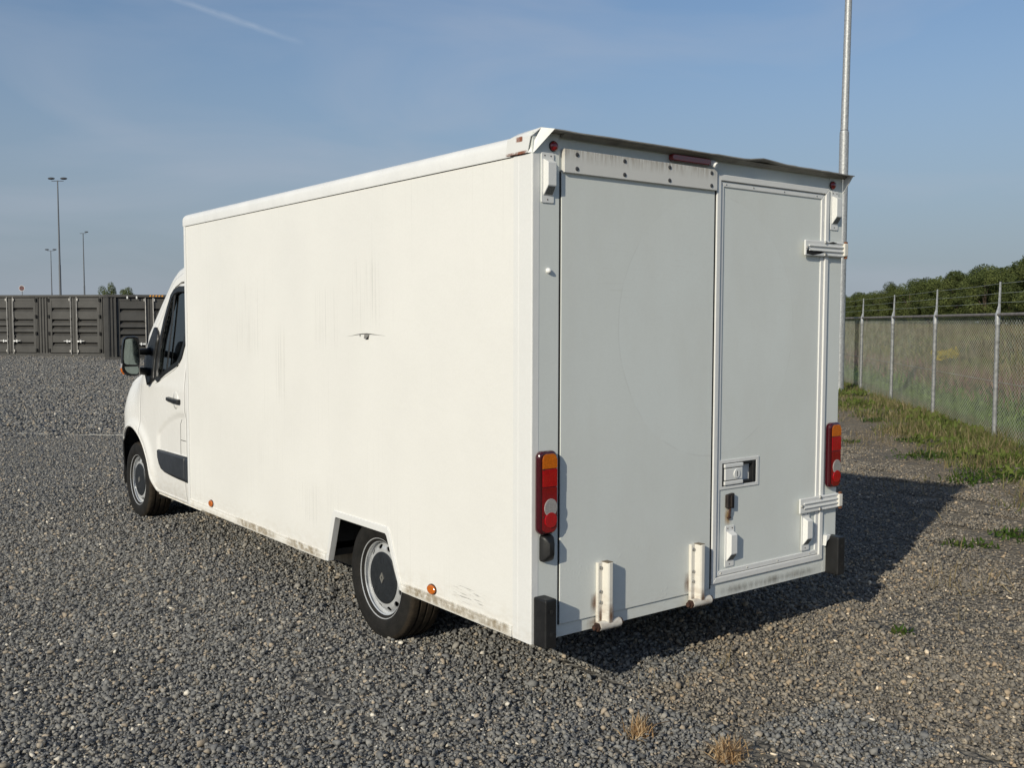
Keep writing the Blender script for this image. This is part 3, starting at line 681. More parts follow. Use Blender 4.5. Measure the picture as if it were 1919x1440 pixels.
# strap hinges at the door's right edge
def strap(z0, z1, chipped):
    m = MT['trim']
    h = P_(MB().box(1.862, 2.206, -0.034, -0.0225, z0, z1), 'door_hinge', m, door, bevel=0.006, seg=3)
    zc = (z0 + z1) / 2
    P_(MB().box(1.890, 2.200, -0.042, -0.034, zc + 0.008, zc + 0.016).box(1.890, 2.200, -0.042, -0.034, zc - 0.016, zc - 0.008).box(2.03, 2.2, -0.038, -0.034, z1 - 0.012, z1 - 0.004).box(2.03, 2.2, -0.038, -0.034, z0 + 0.004, z0 + 0.012), 'hinge_rib', m, door, bevel=0.0025)
    P_(MB().box(2.200, 2.236, -0.046, 0.03, z0 + 0.006, z1 - 0.006), 'hinge_knuckle', MT['chip'], door, bevel=0.006, seg=3)
    P_(MB().tube([(2.226, -0.034, z0 - 0.006), (2.226, -0.034, z1 + 0.004)], 0.010, 10), 'hinge_pin', MT['rust'], door)
    for bx, bz in ((1.878, zc), (2.04, z1 - 0.008), (2.04, z0 + 0.012)):
        P_(MB().lathe([(-0.034, 0.009), (-0.041, 0.008), (-0.043, 0.004), (-0.043, 0.0001)], 10, 'y', (bx, 0, bz)), 'bolt', MT['zinc'], door, smooth=True)
    if chipped:
        P_(MB().prism([(1.872, z0 + 0.008), (1.93, z0 + 0.004), (1.99, z0 + 0.012), (2.03, z0 + 0.022), (1.99, z0 + 0.028), (1.93, z0 + 0.024), (1.895, z0 + 0.032), (1.874, z0 + 0.030)], 1, -0.0342, -0.0348), 'paint_chip', MT['gap'], door)
        P_(MB().prism([(2.05, z1 - 0.010), (2.11, z1 - 0.012), (2.14, z1 - 0.006), (2.10, z1 - 0.002)], 1, -0.0382, -0.0388), 'paint_chip', MT['gap'], door)
strap(2.112, 2.196, True); strap(0.706, 0.790, False)

door.location = (-0.008, 0.009, 0)
# ---- vent covers on posts and door
def vent(x0, z0, parent, y0, lower=False):
    v = P_(MB().prism(rounded(x0, x0 + 0.070, z0, z0 + 0.213, 0.006, 3), 1, y0, y0 - 0.005), 'vent_cover', MT['trim'], parent, bevel=0.0015)
    bx0, bx1 = x0 + 0.009, x0 + 0.061; t1 = z0 + 0.186; t0 = z0 + 0.030
    yb, yf = y0 - 0.005, y0 - 0.036
    V = [(bx0, yb, t0), (bx1, yb, t0), (bx1, yb, t1), (bx0, yb, t1), (bx0 + 0.003, yf, t0 + 0.042), (bx1 - 0.002, yf, t0 + 0.042), (bx1 - 0.002, yf, t1 - 0.016), (bx0 + 0.003, yf, t1 - 0.016)]
    P_(MB().add(V, [(0, 1, 2, 3), (4, 7, 6, 5), (0, 3, 7, 4), (1, 5, 6, 2), (3, 2, 6, 7), (0, 4, 5, 1)]), 'vent_hood', MT['trim'], v, bevel=0.0025)
    g = MB(); e = 0.003
    A = Vector((bx0 + e + 0.002, yb - 0.004, t0 + 0.005)); n_ = Vector((0, -0.8, -0.6)) * 0.0012
    g.add([Vector((bx0 + 0.006, yb - 0.005, t0 + 0.006)) + n_, Vector((bx1 - 0.005, yb - 0.005, t0 + 0.006)) + n_, Vector((bx1 - 0.006, yf + 0.004, t0 + 0.0375)) + n_, Vector((bx0 + 0.008, yf + 0.004, t0 + 0.0375)) + n_], [(0, 1, 2, 3)])
    P_(g, 'vent_grille', MT['grille'], v)
    s_ = MB()
    for sx_, sz_ in ((0.018, 0.200), (0.052, 0.200), (0.034, 0.014)): s_.lathe([(0, 0.0035), (-0.0012, 0.003), (-0.0012, 0.0001)], 8, 'y', (x0 + sx_, y0 - 0.005, z0 + sz_))
    P_(s_, 'vent_screw', MT['darkrust'], v)
vent(0.045, 2.262, van, -0.001); vent(2.100, 2.262, van, -0.001)
vent(1.274, 0.496, door, -0.008); vent(1.898, 0.495, door, -0.014)

# ---- rear lamps
def tail(x0, right):
    x1 = x0 + 0.106
    body = P_(MB().prism(rounded(x0, x1, 0.826, 1.193, 0.030, 6), 1, -0.001, -0.036), 'tail_light', MT['darkred'], bevel=0.013, seg=4)
    body['label'] = 'red and amber right tail light' if right else 'red and amber left tail light'
    yf = -0.0362; a, b = x0 + 0.018, x1 - 0.006
    def patch(poly, m, nm, d=0.0): P_(MB().prism(poly, 1, yf, yf - 0.002 - d), nm, m, body, bevel=0.0012)
    top = [(a, 1.116), (b, 1.116), (b, 1.155), (b - 0.010, 1.174), (b - 0.022, 1.180), (a + 0.018, 1.180), (a + 0.006, 1.174), (a, 1.160)]
    patch(top, MT['amber'], 'indicator_lens', 0.001)
    patch([(a, 1.036), (b, 1.036), (b, 1.113), (a, 1.113)], MT['red'], 'stop_lens', 0.001)
    patch([(a, 0.850), (a + 0.02, 0.836), (b - 0.02, 0.836), (b, 0.855), (b, 1.033), (a, 1.033)], MT['deepred'], 'reflector_lens')
    cx = (a + b) / 2 + 0.004
    patch(circle(cx, 0.944, 0.036, 28, 0.040), MT['clear'], 'reversing_lens', 0.0035)
    patch(circle(cx, 0.890, 0.034, 28), MT['red'], 'fog_lens', 0.005)
    for fx, fz in ((a + 0.004, 1.114), (a + 0.004, 0.905), (b - 0.003, 0.905)):
        P_(MB().lathe([(0, 0.004), (-0.001, 0.003), (-0.001, 0.0001)], 8, 'y', (fx, yf - 0.003, fz)), 'lens_screw', MT['darkrust'], body)
tail(0.014, False); tail(2.096, True)
for x_ in (0.112, 2.112):
    lamp = P_(MB().lathe([(0, 0.021), (-0.010, 0.021), (-0.016, 0.016), (-0.019, 0.008), (-0.019, 0.0001)], 24, 'y', (x_, -0.0012, 2.506)), 'marker_lamp', MT['deepred'], smooth=True)
    P_(MB().lathe([(0, 0.023), (-0.004, 0.023), (-0.005, 0.0215)], 24, 'y', (x_, -0.001, 2.506)), 'lamp_bezel', MT['plastic'], lamp, smooth=True)
brk = P_(MB().prism(rounded(0.826, 1.094, 2.515, 2.546, 0.012, 4), 1, 0.003, -0.026), 'brake_light', MT['deepred'], bevel=0.004)
brk['label'] = 'long dark red brake light under the roof flap'
P_(MB().tube([(1.108, 0.003, 2.535), (1.112, -0.022, 2.526), (1.118, -0.040, 2.515)], [0.016, 0.016, 0.014], 14), 'camera_housing', MT['white'], smooth=True)
P_(MB().lathe([(0, 0.012), (-0.008, 0.012), (-0.014, 0.008), (-0.017, 0.003), (-0.017, 0.0001)], 14, 'y', (0.087, -0.001, 1.972)), 'door_stop_pin', MT['white'], smooth=True)
# rubber stop and buffers
kp = rounded(0.044, 0.108, 0.702, 0.822, 0.015, 4); kc = (0.080, 0.765)
rings = [[(x, -0.001, z) for x, z in kp], [(x, -0.014, z) for x, z in kp], [(kc[0] + (x - kc[0]) * 0.86, -0.030, kc[1] + (z - kc[1]) * 0.9) for x, z in kp], [(kc[0] + (x - kc[0]) * 0.42, -0.048, kc[1] + (z - kc[1]) * 0.5) for x, z in kp]]
P_(MB().loft(rings), 'rubber_stop', MT['rubber'], smooth=True, angle=40)
for x0 in (0.010, 2.119):
    bf = P_(MB().box(x0, x0 + 0.064, -0.088, -0.002, 0.338, 0.554), 'buffer_block', MT['rubber'], bevel=0.008, seg=3)
    P_(MB().lathe([(0, 0.010), (-0.0015, 0.010), (-0.0015, 0.0001)], 12, 'y', (x0 + 0.034, -0.088, 0.50)).lathe([(0, 0.010), (-0.0015, 0.010), (-0.0015, 0.0001)], 12, 'y', (x0 + 0.034, -0.088, 0.40)), 'buffer_bolt', MT['gap'], bf)
P_(MB().prism([(2.094, 0.525), (2.130, 0.545), (2.130, 0.560), (2.094, 0.560), (2.086, 0.50)], 1, -0.002, -0.03), 'buffer_bracket', MT['trim'], bevel=0.002)

# ---- roof flap over the doors, slightly buckled, with end cheeks and the corner cap
nseg = 44; fv = []; fr_ = np.random.default_rng(3)
wobz = np.interp(np.linspace(0, 1, nseg + 1), np.linspace(0, 1, 15), np.concatenate([fr_.normal(0, 0.0008, 7), fr_.normal(0, 0.0026, 8)])); wobz[0] = 0
for k in range(nseg + 1):
    x = 0.068 + (W + 0.006 - 0.068) * k / nseg
    edge = -0.068 + (0.004 * fr_.uniform(-1, 1) if k > nseg * 0.45 else 0)
    dz = wobz[k] * (1 + k / nseg)
    fv.append([(x, 0.06, 2.5655), (x, -0.004, 2.5665), (x, edge, 2.5665 + dz), (x, edge - 0.001, 2.5615 + dz), (x, -0.004, 2.5605), (x, 0.06, 2.5615)])
P_(MB().loft(fv), 'roof_flap', MT['flap'])
P_(MB().loft([[(x, 0.003, 2.552), (x, -0.004, 2.5600), (x, -0.036, 2.5600), (x, -0.012, 2.545)] for x in (0.15, W)]), 'flap_gutter', MT['flap'])
P_(MB().prism([(-0.002, 2.466), (-0.002, 2.562), (-0.066, 2.560)], 0, W - 0.002, W + 0.003), 'flap_cheek', MT['trim'])
cap = MB()
cp = [[(0.172, -0.010, 2.474), (0.160, -0.012, 2.540), (0.160, 0.046, 2.571), (0.160, 0.110, 2.572)], [(0.118, -0.011, 2.474), (0.112, -0.012, 2.546), (0.112, 0.046, 2.574), (0.112, 0.110, 2.575)],
      [(0.02, -0.010, 2.470), (0.0, -0.010, 2.535), (-0.022, 0.030, 2.574), (-0.022, 0.110, 2.575)]]
cap.loft([[(p[1], p[0], p[2]) for p in row] for row in cp], closed=False)
co = P_(cap, 'corner_cap', MT['trim'])
sm = co.modifiers.new('thick', 'SOLIDIFY'); sm.thickness = 0.003; sm.offset = 0
P_(MB().add([(-0.010, 0.020, 2.470), (0.030, -0.0225, 2.574), (0.068, -0.066, 2.5667), (0.068, -0.004, 2.5667), (0.004, -0.004, 2.470)], [(0, 1, 2, 3, 4)]), 'corner_gusset', MT['trim'])
P_(MB().prism([(0.0, 2.466), (0.0, 2.556), (0.05, 2.560), (0.15, 2.560), (0.15, 2.556), (0.0355, 2.466)], 1, -0.0012, 0.03), 'rear_top_plate', MT['rear'])
MT['dec_cap'] = decal_mat('cap_rust', (0.30, 0.10, 0.05), 'blot', 0.9)
P_(MB().box(-0.0128, -0.0124, 0.02, 0.175, 2.468, 2.482), 'rust_stain', MT['dec_cap'], co)
P_(MB().prism([(-0.003, 0.0), (0.02, 0.0)], 2, 0, 0) if False else MB().box(-0.0135, -0.0131, 0.05, 0.10, 2.52, 2.545), 'rust_stain', MT['dec_cap'], co)

# ---- side marker lamps, tear and scratches on the left wall
for y_, a_ in ((0.79, 0.034), (3.755, 0.034)):
    mk = P_(MB().prism([(y_ + a_ * math.cos(t), 0.418 + 0.023 * math.sin(t)) for t in np.linspace(0, 2 * math.pi, 25)[:-1]], 0, 0.002, -0.012), 'side_marker', MT['amber'], bevel=0.004, seg=3)
    P_(MB().prism([(y_ + (a_ + 0.004) * math.cos(t), 0.418 + 0.027 * math.sin(t)) for t in np.linspace(0, 2 * math.pi, 25)[:-1]], 0, 0.002, -0.003), 'marker_bezel', MT['darkrust'], mk)
tear_edge = [(1.66, 1.668), (1.60, 1.673), (1.55, 1.679), (1.52, 1.681), (1.48, 1.684), (1.44, 1.6855), (1.40, 1.684), (1.36, 1.682), (1.31, 1.680), (1.24, 1.676)]
tw = [0.0004, 0.0012, 0.003, 0.004, 0.0045, 0.005, 0.004, 0.003, 0.0012, 0.0004]
P_(MB().prism([(y, z + w_ / 2) for (y, z), w_ in zip(tear_edge, tw)] + [(y, z - w_ / 2) for (y, z), w_ in list(zip(tear_edge, tw))[::-1]], 0, 0.0018, 0.0012), 'torn_slit', MT['gap'], wallL)
P_(MB().add([(0.0012, 1.462, 1.684), (0.0012, 1.405, 1.684), (-0.010, 1.414, 1.662), (-0.012, 1.446, 1.659)], [(0, 1, 2, 3)]), 'torn_flap', MT['flap'], wallL)
P_(MB().prism([(1.452, 1.683), (1.418, 1.683), (1.416, 1.656), (1.440, 1.653)], 0, 0.0019, 0.0013), 'torn_hole', MT['gap'], wallL)
P_(MB().prism([(1.515, 1.681), (1.505, 1.681), (1.508, 1.668), (1.513, 1.668)], 0, 0.0019, 0.0013), 'torn_hole', MT['gap'], wallL)
MT['dec_streak'] = decal_mat('grey_rain_streaks', (0.30, 0.29, 0.25), 'streak', 0.055)
MT['dec_scratch'] = decal_mat('grey_scuffs', (0.22, 0.21, 0.19), 'scratch', 0.28)
MT['dec_grime'] = decal_mat('brown_rail_grime', (0.36, 0.29, 0.19), 'blot', 0.45)
for k, (ya, yb, za, zb_) in enumerate(((1.25, 1.65, 1.70, 2.12), (1.72, 2.10, 1.58, 1.98), (2.75, 3.35, 1.5, 2.05), (2.45, 2.62, 1.20, 1.75), (1.75, 1.95, 0.60, 0.85), (2.0, 2.4, 0.5, 0.8))):
    P_(MB().box(0.0004 + 0.0001 * k, 0.0012, ya, yb, za, zb_), 'rain_streak', MT['dec_streak'], wallL)
P_(MB().box(0.0006, 0.0012, 0.33, 0.62, 0.405, 0.50), 'scuff_mark', MT['dec_scratch'], wallL)
for k, (ya, yb) in enumerate(((0.14, 0.42), (0.36, 0.74), (0.68, 1.06), (1.96, 2.5), (2.6, 3.3))):
    P_(MB().box(-0.0067 - 0.0001 * k, -0.0063, ya, yb, 0.346, 0.40), 'grime_mark', MT['dec_grime'], wallL)

# ---- wheels
def wheel(x, y, z, side, front):
    """side -1: outer face towards -x"""
    root = bpy.data.objects.new('wheel', None); link(root, van); root.location = (x, y, z); root.empty_display_size = 0.1
    def lx(prof): return [(side * a, r) for a, r in prof]
    R = 0.338
    prof = [(0.085, 0.205), (0.098, 0.222), (0.104, 0.232), (0.110, 0.252), (0.113, 0.272), (0.1125, 0.274), (0.1135, 0.276), (0.112, 0.295), (0.107, 0.312), (0.101, 0.324), (0.090, 0.333), (0.078, 0.3365)]
    for gx in (0.045, 0.0, -0.045):
        prof += [(gx + 0.0075, R), (gx + 0.005, R - 0.010), (gx - 0.005, R - 0.010), (gx - 0.0075, R)]
    prof += [(-0.078, 0.3365), (-0.090, 0.333), (-0.101, 0.324), (-0.107, 0.312), (-0.112, 0.295), (-0.113, 0.272), (-0.104, 0.232), (-0.09, 0.205)]
    ty = MB().lathe(lx(prof), 72)
    # shoulder tread blocks
    for k in range(96):
        t = 2 * math.pi * k / 96; dt = 2 * math.pi / 96 * 0.36
        for sgn in (1, -1):
            pts = []
            for a_, r_ in ((0.100, 0.3255), (0.089, 0.3355), (0.077, 0.3388), (0.056, 0.3395)):
                for q in (-dt, dt): pts.append((sgn * side * a_, r_ * math.cos(t + q), r_ * math.sin(t + q)))
            ty.add(pts, [(0, 1, 3, 2), (2, 3, 5, 4), (4, 5, 7, 6)])
    P_(ty, 'tyre', MT['tyre'], root, smooth=True, angle=30)
    rim = MB().lathe(lx([(0.080, 0.200), (0.092, 0.222), (0.097, 0.2255), (0.0995, 0.2245), (0.0985, 0.2205), (0.092, 0.218), (0.086, 0.2125), (0.066, 0.2095), (0.054, 0.2065), (0.050, 0.199), (0.0555, 0.191)]), 64)
    # pressed disc with oval holes
    ns = 12
    for k in range(ns):
        c_ = 2 * math.pi * (k + 0.5) / ns; hw = math.pi / ns
        def ax_(r): return side * np.interp(r, [0.140, 0.150, 0.172, 0.191], [0.076, 0.078, 0.073, 0.056])
        outer, inner = [], []
        m = 24
        for j in range(m):
            a = 2 * math.pi * j / m; ca, sa = math.cos(a), math.sin(a); s_ = 1 / max(abs(ca), abs(sa))
            ro, to = 0.1675 + 0.0235 * sa * s_, c_ + hw * ca * s_
            ri, ti = 0.1725 + 0.0125 * sa, c_ + (0.021 / 0.17) * ca
            outer.append((ax_(ro), ro * math.cos(to), ro * math.sin(to))); inner.append((ax_(ri), ri * math.cos(ti), ri * math.sin(ti)))
        back = [(p[0] - side * 0.006, p[1], p[2]) for p in inner]
        rim.loft([outer, inner, back], True, False)
    rim.lathe(lx([(0.0755, 0.1442), (0.0755, 0.146), (0.060, 0.11), (0.060, 0.02)]), 48)
    P_(rim, 'rim', MT['steel'], root, smooth=True, angle=32)
    P_(MB().lathe(lx([(0.035, 0.198), (0.030, 0.06), (-0.07, 0.06)]), 32), 'brake_drum', MT['gap'], root)
    hub = MB().lathe(lx([(0.070, 0.1445), (0.080, 0.1435), (0.084, 0.139), (0.086, 0.12), (0.088, 0.08), (0.0885, 0.05), (0.0885, 0.0001)]), 48)
    P_(hub, 'hub_cap', MT['hub'], root, smooth=True)
    dots = MB()
    for k in range(5):
        t = 2 * math.pi * k / 5 + 0.3
        for q in (-0.16, 0.16):
            c2 = (side * 0.0865, 0.098 * math.cos(t + q), 0.098 * math.sin(t + q))
            d = Vector((0, math.cos(t), math.sin(t))) * 0.016; e = Vector((0, -math.sin(t), math.cos(t))) * 0.0018
            C = Vector(c2); up_ = Vector((side * 0.0022, 0, 0))
            dots.add([C - d - e, C + d - e, C + d + e, C - d + e, C - d - e + up_, C + d - e * 1 + up_ * 0.6, C + d + e + up_ * 0.6, C - d + e + up_], [(0, 1, 2, 3), (4, 5, 6, 7), (0, 1, 5, 4), (1, 2, 6, 5), (2, 3, 7, 6), (3, 0, 4, 7)])
    P_(dots, 'hub_rib', MT['hub'], root)
    # lozenge emblem: four bars
    rot = 0.35 if front else 0.0
    em = MB()
    oo = [(0, 0.031), (0.021, 0), (0, -0.031), (-0.021, 0)]; ii = [(0, 0.013), (0.009, 0), (0, -0.013), (-0.009, 0)]
    def q2(p, a_): return (side * a_, p[0] * math.cos(rot) - p[1] * math.sin(rot), p[0] * math.sin(rot) + p[1] * math.cos(rot))
    em.loft([[q2(p, 0.0883) for p in oo], [q2(p, 0.0925) for p in oo], [q2(p, 0.0925) for p in ii], [q2(p, 0.0883) for p in ii]], True, False)
    P_(em, 'emblem', MT['emblem'], root)
    return root
for sx in (0, 1):
    side = -1 if sx == 0 else 1
    X = (lambda v: v) if sx == 0 else (lambda v: W - v)
    wheel(X(0.0715 + 0.097), 1.423, 0.332, side, False); wheel(X(0.088 + 0.097), 5.755, 0.332, side, True)

# ---------------------------------------------------------------- cab
XC = W / 2
def zs_(y): return float(np.interp(y, [4.1, 4.75, 4.9, 5.0, 5.2, 5.4, 5.6, 5.8, 5.95, 6.2, 6.45, 6.58, 6.66], [2.16, 2.14, 2.095, 2.02, 1.815, 1.615, 1.43, 1.275, 1.205, 1.125, 0.99, 0.86, 0.72]))
def zc_(y): return float(np.interp(y, [4.1, 4.75, 4.9, 5.0, 5.2, 5.4, 5.6, 5.8, 5.95, 6.2, 6.45, 6.58, 6.66], [2.30, 2.29, 2.27, 2.24, 2.10, 1.92, 1.70, 1.49, 1.345, 1.265, 1.13, 0.99, 0.82]))
AY = [5.20, 5.26, 5.34, 5.42, 5.50, 5.58, 5.65, 5.72, 5.80, 5.88, 5.96, 6.03, 6.10, 6.16, 6.20]
AZ = [0.30, 0.375, 0.47, 0.555, 0.65, 0.725, 0.770, 0.798, 0.810, 0.806, 0.780, 0.73, 0.64, 0.50, 0.30]
def zl_(y):
    if 5.20 < y < 6.20: return float(np.interp(y, AY, AZ))
    return 0.30 if y < 5.2 else 0.24
def cx_(y, z):
    b = 0.072
    if z > 1.2: b += (z - 1.2) * 0.11
    if z < 0.45: b += (0.45 - z) ** 2 * 0.8
    if y > 5.85:
        t = (y - 5.85) / 0.81; b += 0.46 * t ** 2.7
    if z > 0.85 and y > 5.45:
        b += (z - 0.85) ** 2 * 0.75 * smooth01(5.45, 6.0, y)
    d = math.hypot(y - 5.755, (z - 0.35) * 1.02)
    b -= 0.020 * math.exp(-((d - 0.47) / 0.06) ** 2) * (1 if z > 0.3 else 0)
    # door swage: soft hollow behind the wheel
    if 4.3 < y < 5.2 and 0.66 < z < 1.03:
        arc = 0.80 + 0.215 * (1 - ((y - 4.45) / 0.70) ** 2) if y > 4.45 else 1.015
        b += 0.014 * float(smooth01(arc + 0.012, arc - 0.02, z)) * float(smooth01(5.16, 5.10, y))
    return b
WIN = [(4.40, 2.005), (4.80, 2.012), (4.89, 1.998), (4.955, 1.955), (5.06, 1.775), (5.125, 1.61), (5.162, 1.43), (5.165, 1.32), (5.145, 1.272), (5.11, 1.262), (4.92, 1.335), (4.67, 1.410), (4.60, 1.47), (4.55, 1.58), (4.50, 1.75), (4.42, 1.95)]
def inpoly(p, poly):
    c = False; n = len(poly)
    for i in range(n):
        a, b = poly[i], poly[(i + 1) % n]
        if (a[1] > p[1]) != (b[1] > p[1]) and p[0] < (b[0] - a[0]) * (p[1] - a[1]) / (b[1] - a[1]) + a[0]: c = not c
    return c
def ysteps(a, b, d=0.02):
    n = max(2, int(round((b - a) / d))); return list(np.linspace(a, b, n + 1))
def mx(p, sx): return p if sx == 0 else (W - p[0], p[1], p[2])
def sheet(ys, lo, hi, sx, nz=60, skip=None, want=None, off=0.0):
    V, F = [], []
    for y in ys:
        a, b = lo(y), hi(y)
        for k in range(nz + 1):
            z = a + (b - a) * k / nz; V.append(mx((cx_(y, z) + off, y, z), sx))
    for i in range(len(ys) - 1):
        for k in range(nz):
            ym = (ys[i] + ys[i + 1]) / 2; zm = 0.25 * sum(V[q][2] for q in (i * (nz + 1) + k, i * (nz + 1) + k + 1, (i + 1) * (nz + 1) + k, (i + 1) * (nz + 1) + k + 1))
            if skip and skip(ym, zm): continue
            if want and not want(ym, zm): continue
            F.append((i * (nz + 1) + k, (i + 1) * (nz + 1) + k, (i + 1) * (nz + 1) + k + 1, i * (nz + 1) + k + 1))
    return MB().add(V, F)
def solid(o, th, off=-1.0):
    m = o.modifiers.new('thick', 'SOLIDIFY'); m.thickness = th; m.offset = off; return o
def ribbon(path, sx, wd, off, mat, name, parent, closed=True):
    """flat band following the cab side along a (y,z) path"""
    n = len(path); V, F = [], []
    for i, (y, z) in enumerate(path):
        a = path[(i - 1) % n] if closed or i else path[i]; b = path[(i + 1) % n] if closed or i < n - 1 else path[i]
        ty, tz = b[0] - a[0], b[1] - a[1]; l = math.hypot(ty, tz) or 1; ny, nz_ = -tz / l, ty / l
        for s_, o_ in ((-1, off * 0.3), (-0.7, off), (0.7, off), (1, off * 0.3)):
            yy, zz = y + ny * wd / 2 * s_, z + nz_ * wd / 2 * s_; V.append(mx((cx_(yy, zz) - o_, yy, zz), sx))
    m = n if closed else n - 1
    for i in range(m):
        j = (i + 1) % n
        for k in range(3): F.append((i * 4 + k, j * 4 + k, j * 4 + k + 1, i * 4 + k + 1))
    return P_(MB().add(V, F), name, mat, parent, smooth=True)
def dense(path, d=0.03, closed=True):
    out = []; n = len(path)
    for i in range(n if closed else n - 1):
        a, b = path[i], path[(i + 1) % n]; m = max(1, int(math.hypot(b[0] - a[0], b[1] - a[1]) / d))
        out += [(a[0] + (b[0] - a[0]) * k / m, a[1] + (b[1] - a[1]) * k / m) for k in range(m)]
    if not closed: out.append(path[-1])
    return out
def ztd(y): return zs_(y) - 0.085
def patch_on(poly, sx, off, mat, name, parent, d=0.025, th=0.006):
    """polygon patch that follows the cab side"""
    ys = [p[0] for p in poly]; zs2 = [p[1] for p in poly]
    bm = bmesh.new(); pts = dense(poly, d)
    bm.faces.new([bm.verts.new((0, y, z)) for y, z in pts])
    for y in np.arange(min(ys) + d, max(ys), d * 1.6): bmesh.ops.bisect_plane(bm, geom=bm.verts[:] + bm.edges[:] + bm.faces[:], plane_co=(0, y, 0), plane_no=(0, 1, 0))
    for z in np.arange(min(zs2) + d, max(zs2), d * 1.6): bmesh.ops.bisect_plane(bm, geom=bm.verts[:] + bm.edges[:] + bm.faces[:], plane_co=(0, 0, z), plane_no=(0, 0, 1))
    for v in bm.verts: v.co = mx((cx_(v.co.y, v.co.z) - off, v.co.y, v.co.z), sx)
    me = bpy.data.meshes.new(name); bm.to_mesh(me); bm.free()
    mb = MB().add([v.co[:] for v in me.vertices], [tuple(p.vertices) for p in me.polygons]); bpy.data.meshes.remove(me)
    o = P_(mb, name, mat, parent, smooth=True)
    if th: solid(o, th, 0)
    return o
cab = P_(MB().box(0.45, W - 0.45, 4.30, 6.0, 0.36, 0.44).box(0.55, W - 0.55, 6.0, 6.35, 0.4, 0.9).box(0.16, W - 0.16, 4.24, 4.28, 0.36, 2.1), 'cab_floor', MT['under'])
for sx in (0, 1):
    ye = ysteps(4.245, 4.472) ; isw = lambda y, z: inpoly((y, z), WIN)
    solid(P_(sheet(ye, zl_, zs_, sx, 60, isw), 'cab_rear_quarter', MT['cab'], smooth=True, angle=60), 0.02, 1 if sx else -1).modifiers[0].offset = 0
    d = P_(sheet(ysteps(4.478, 5.592), lambda y: zl_(y) + (0.0 if y < 5.2 else 0.004), ztd, sx, 84, isw), 'cab_door', MT['cab'], smooth=True, angle=60); solid(d, 0.016, 0)
    d['label'] = 'white cab door with tinted window and black handle'
    solid(P_(sheet(ysteps(4.473, 5.593), lambda y: ztd(y) + 0.006, zs_, sx, 5), 'door_pillar', MT['cab'], smooth=True, angle=60), 0.016, 0)
    fen = P_(sheet(ysteps(5.598, 6.66, 0.018), zl_, zs_, sx, 60, None, lambda y, z: not (y > 6.08 and z < 0.66)), 'front_wing', MT['cab'], smooth=True, angle=60); solid(fen, 0.016, 0)
    solid(P_(sheet(ysteps(5.598, 6.66, 0.018), zl_, zs_, sx, 60, None, lambda y, z: (y > 6.08 and z < 0.66)), 'bumper_corner', MT['plastic'], smooth=True, angle=60), 0.016, 0)
    # near-black backing: shade coloured in behind the shut lines
    P_(sheet([4.46, 4.475, 4.49], lambda y: 0.31, lambda y: 2.06, sx, 20, None, None, 0.012), 'gap_shade_strip', MT['gap'], cab)
    P_(sheet([5.58, 5.595, 5.61], lambda y: zl_(y) + 0.01, lambda y: 1.36, sx, 20, None, None, 0.012), 'gap_shade_strip', MT['gap'], cab)
    P_(sheet(ysteps(4.47, 5.59), lambda y: ztd(y) - 0.02, lambda y: ztd(y) + 0.025, sx, 2, None, None, 0.012), 'gap_shade_strip', MT['gap'], cab)
    # sill lip and wheel arch lip
    ribbon([(y, zl_(y) + 0.012) for y in ysteps(4.25, 6.06, 0.025)], sx, 0.020, 0.014, MT['cab'], 'arch_lip', cab, closed=False)
    P_(MB().loft([[mx(q, sx) for q in ((0.095, y, 0.30), (0.085, y, 0.285), (0.13, y, 0.262), (0.20, y, 0.262), (0.20, y, 0.32))] for y in (4.20, 5.0, 5.19)]), 'sill_panel', MT['rail'], cab)
    # glass, seal, divider
    patch_on(WIN, sx, -0.010, MT['glass'], 'window', d, 0.05, 0.0)
    ribbon(dense(WIN, 0.03), sx, 0.056, 0.017, MT['plastic'], 'window_seal', d)
    ribbon(dense([(4.895, 1.99), (4.905, 1.66), (4.925, 1.335)], 0.04, False), sx, 0.026, 0.010, MT['plastic'], 'window_divider', d, False)
    ribbon(dense([(5.16, 1.235), (4.93, 1.305), (4.70, 1.375), (4.63, 1.42)], 0.03, False), sx, 0.020, 0.014, MT['cab'], 'window_ledge', d, False)
    # mirror sail panel
    sail = patch_on([(5.245, 1.70), (5.285, 1.695), (5.40, 1.55), (5.46, 1.42), (5.45, 1.33), (5.335, 1.205), (5.315, 1.205), (5.18, 1.262), (5.19, 1.33), (5.19, 1.43), (5.15, 1.60), (5.18, 1.66)], sx, 0.016, MT['plastic'], 'mirror_sail', d, 0.03, 0.02)
    # mirror: arms, housing, two glasses, indicator
    mr = P_(MB().tube([mx(q, sx) for q in ((0.11, 5.36, 1.50), (0.04, 5.33, 1.49), (-0.05, 5.30, 1.49))], [0.036, 0.030, 0.028], 12).tube([mx(q, sx) for q in ((0.09, 5.35, 1.31), (0.03, 5.32, 1.325), (-0.05, 5.30, 1.335))], [0.040, 0.034, 0.028], 12), 'mirror_arm', MT['plastic'], smooth=True)
    hs = []
    MX0, MX1, MZ0, MZ1 = -0.186, -0.046, 1.293, 1.622
    base = [(-0.172, 1.60), (-0.15, 1.620), (-0.085, 1.622), (-0.056, 1.612), (-0.047, 1.58), (-0.046, 1.45), (-0.050, 1.318), (-0.060, 1.299), (-0.095, 1.294), (-0.150, 1.302), (-0.178, 1.33), (-0.189, 1.38), (-0.187, 1.48), (-0.181, 1.56)]
    ctr = (-0.116, 1.458)
    for yy, s_ in ((5.205, 0.955), (5.200, 1.0), (5.235, 1.03), (5.275, 0.97), (5.310, 0.80), (5.328, 0.50)):
        hs.append([mx((ctr[0] + (x - ctr[0]) * s_ + (yy - 5.205) * 0.10, yy, ctr[1] + (z - ctr[1]) * s_), sx) for x, z in base])
    P_(MB().loft(hs), 'mirror_housing', MT['plastic'], mr, smooth=True, angle=50)
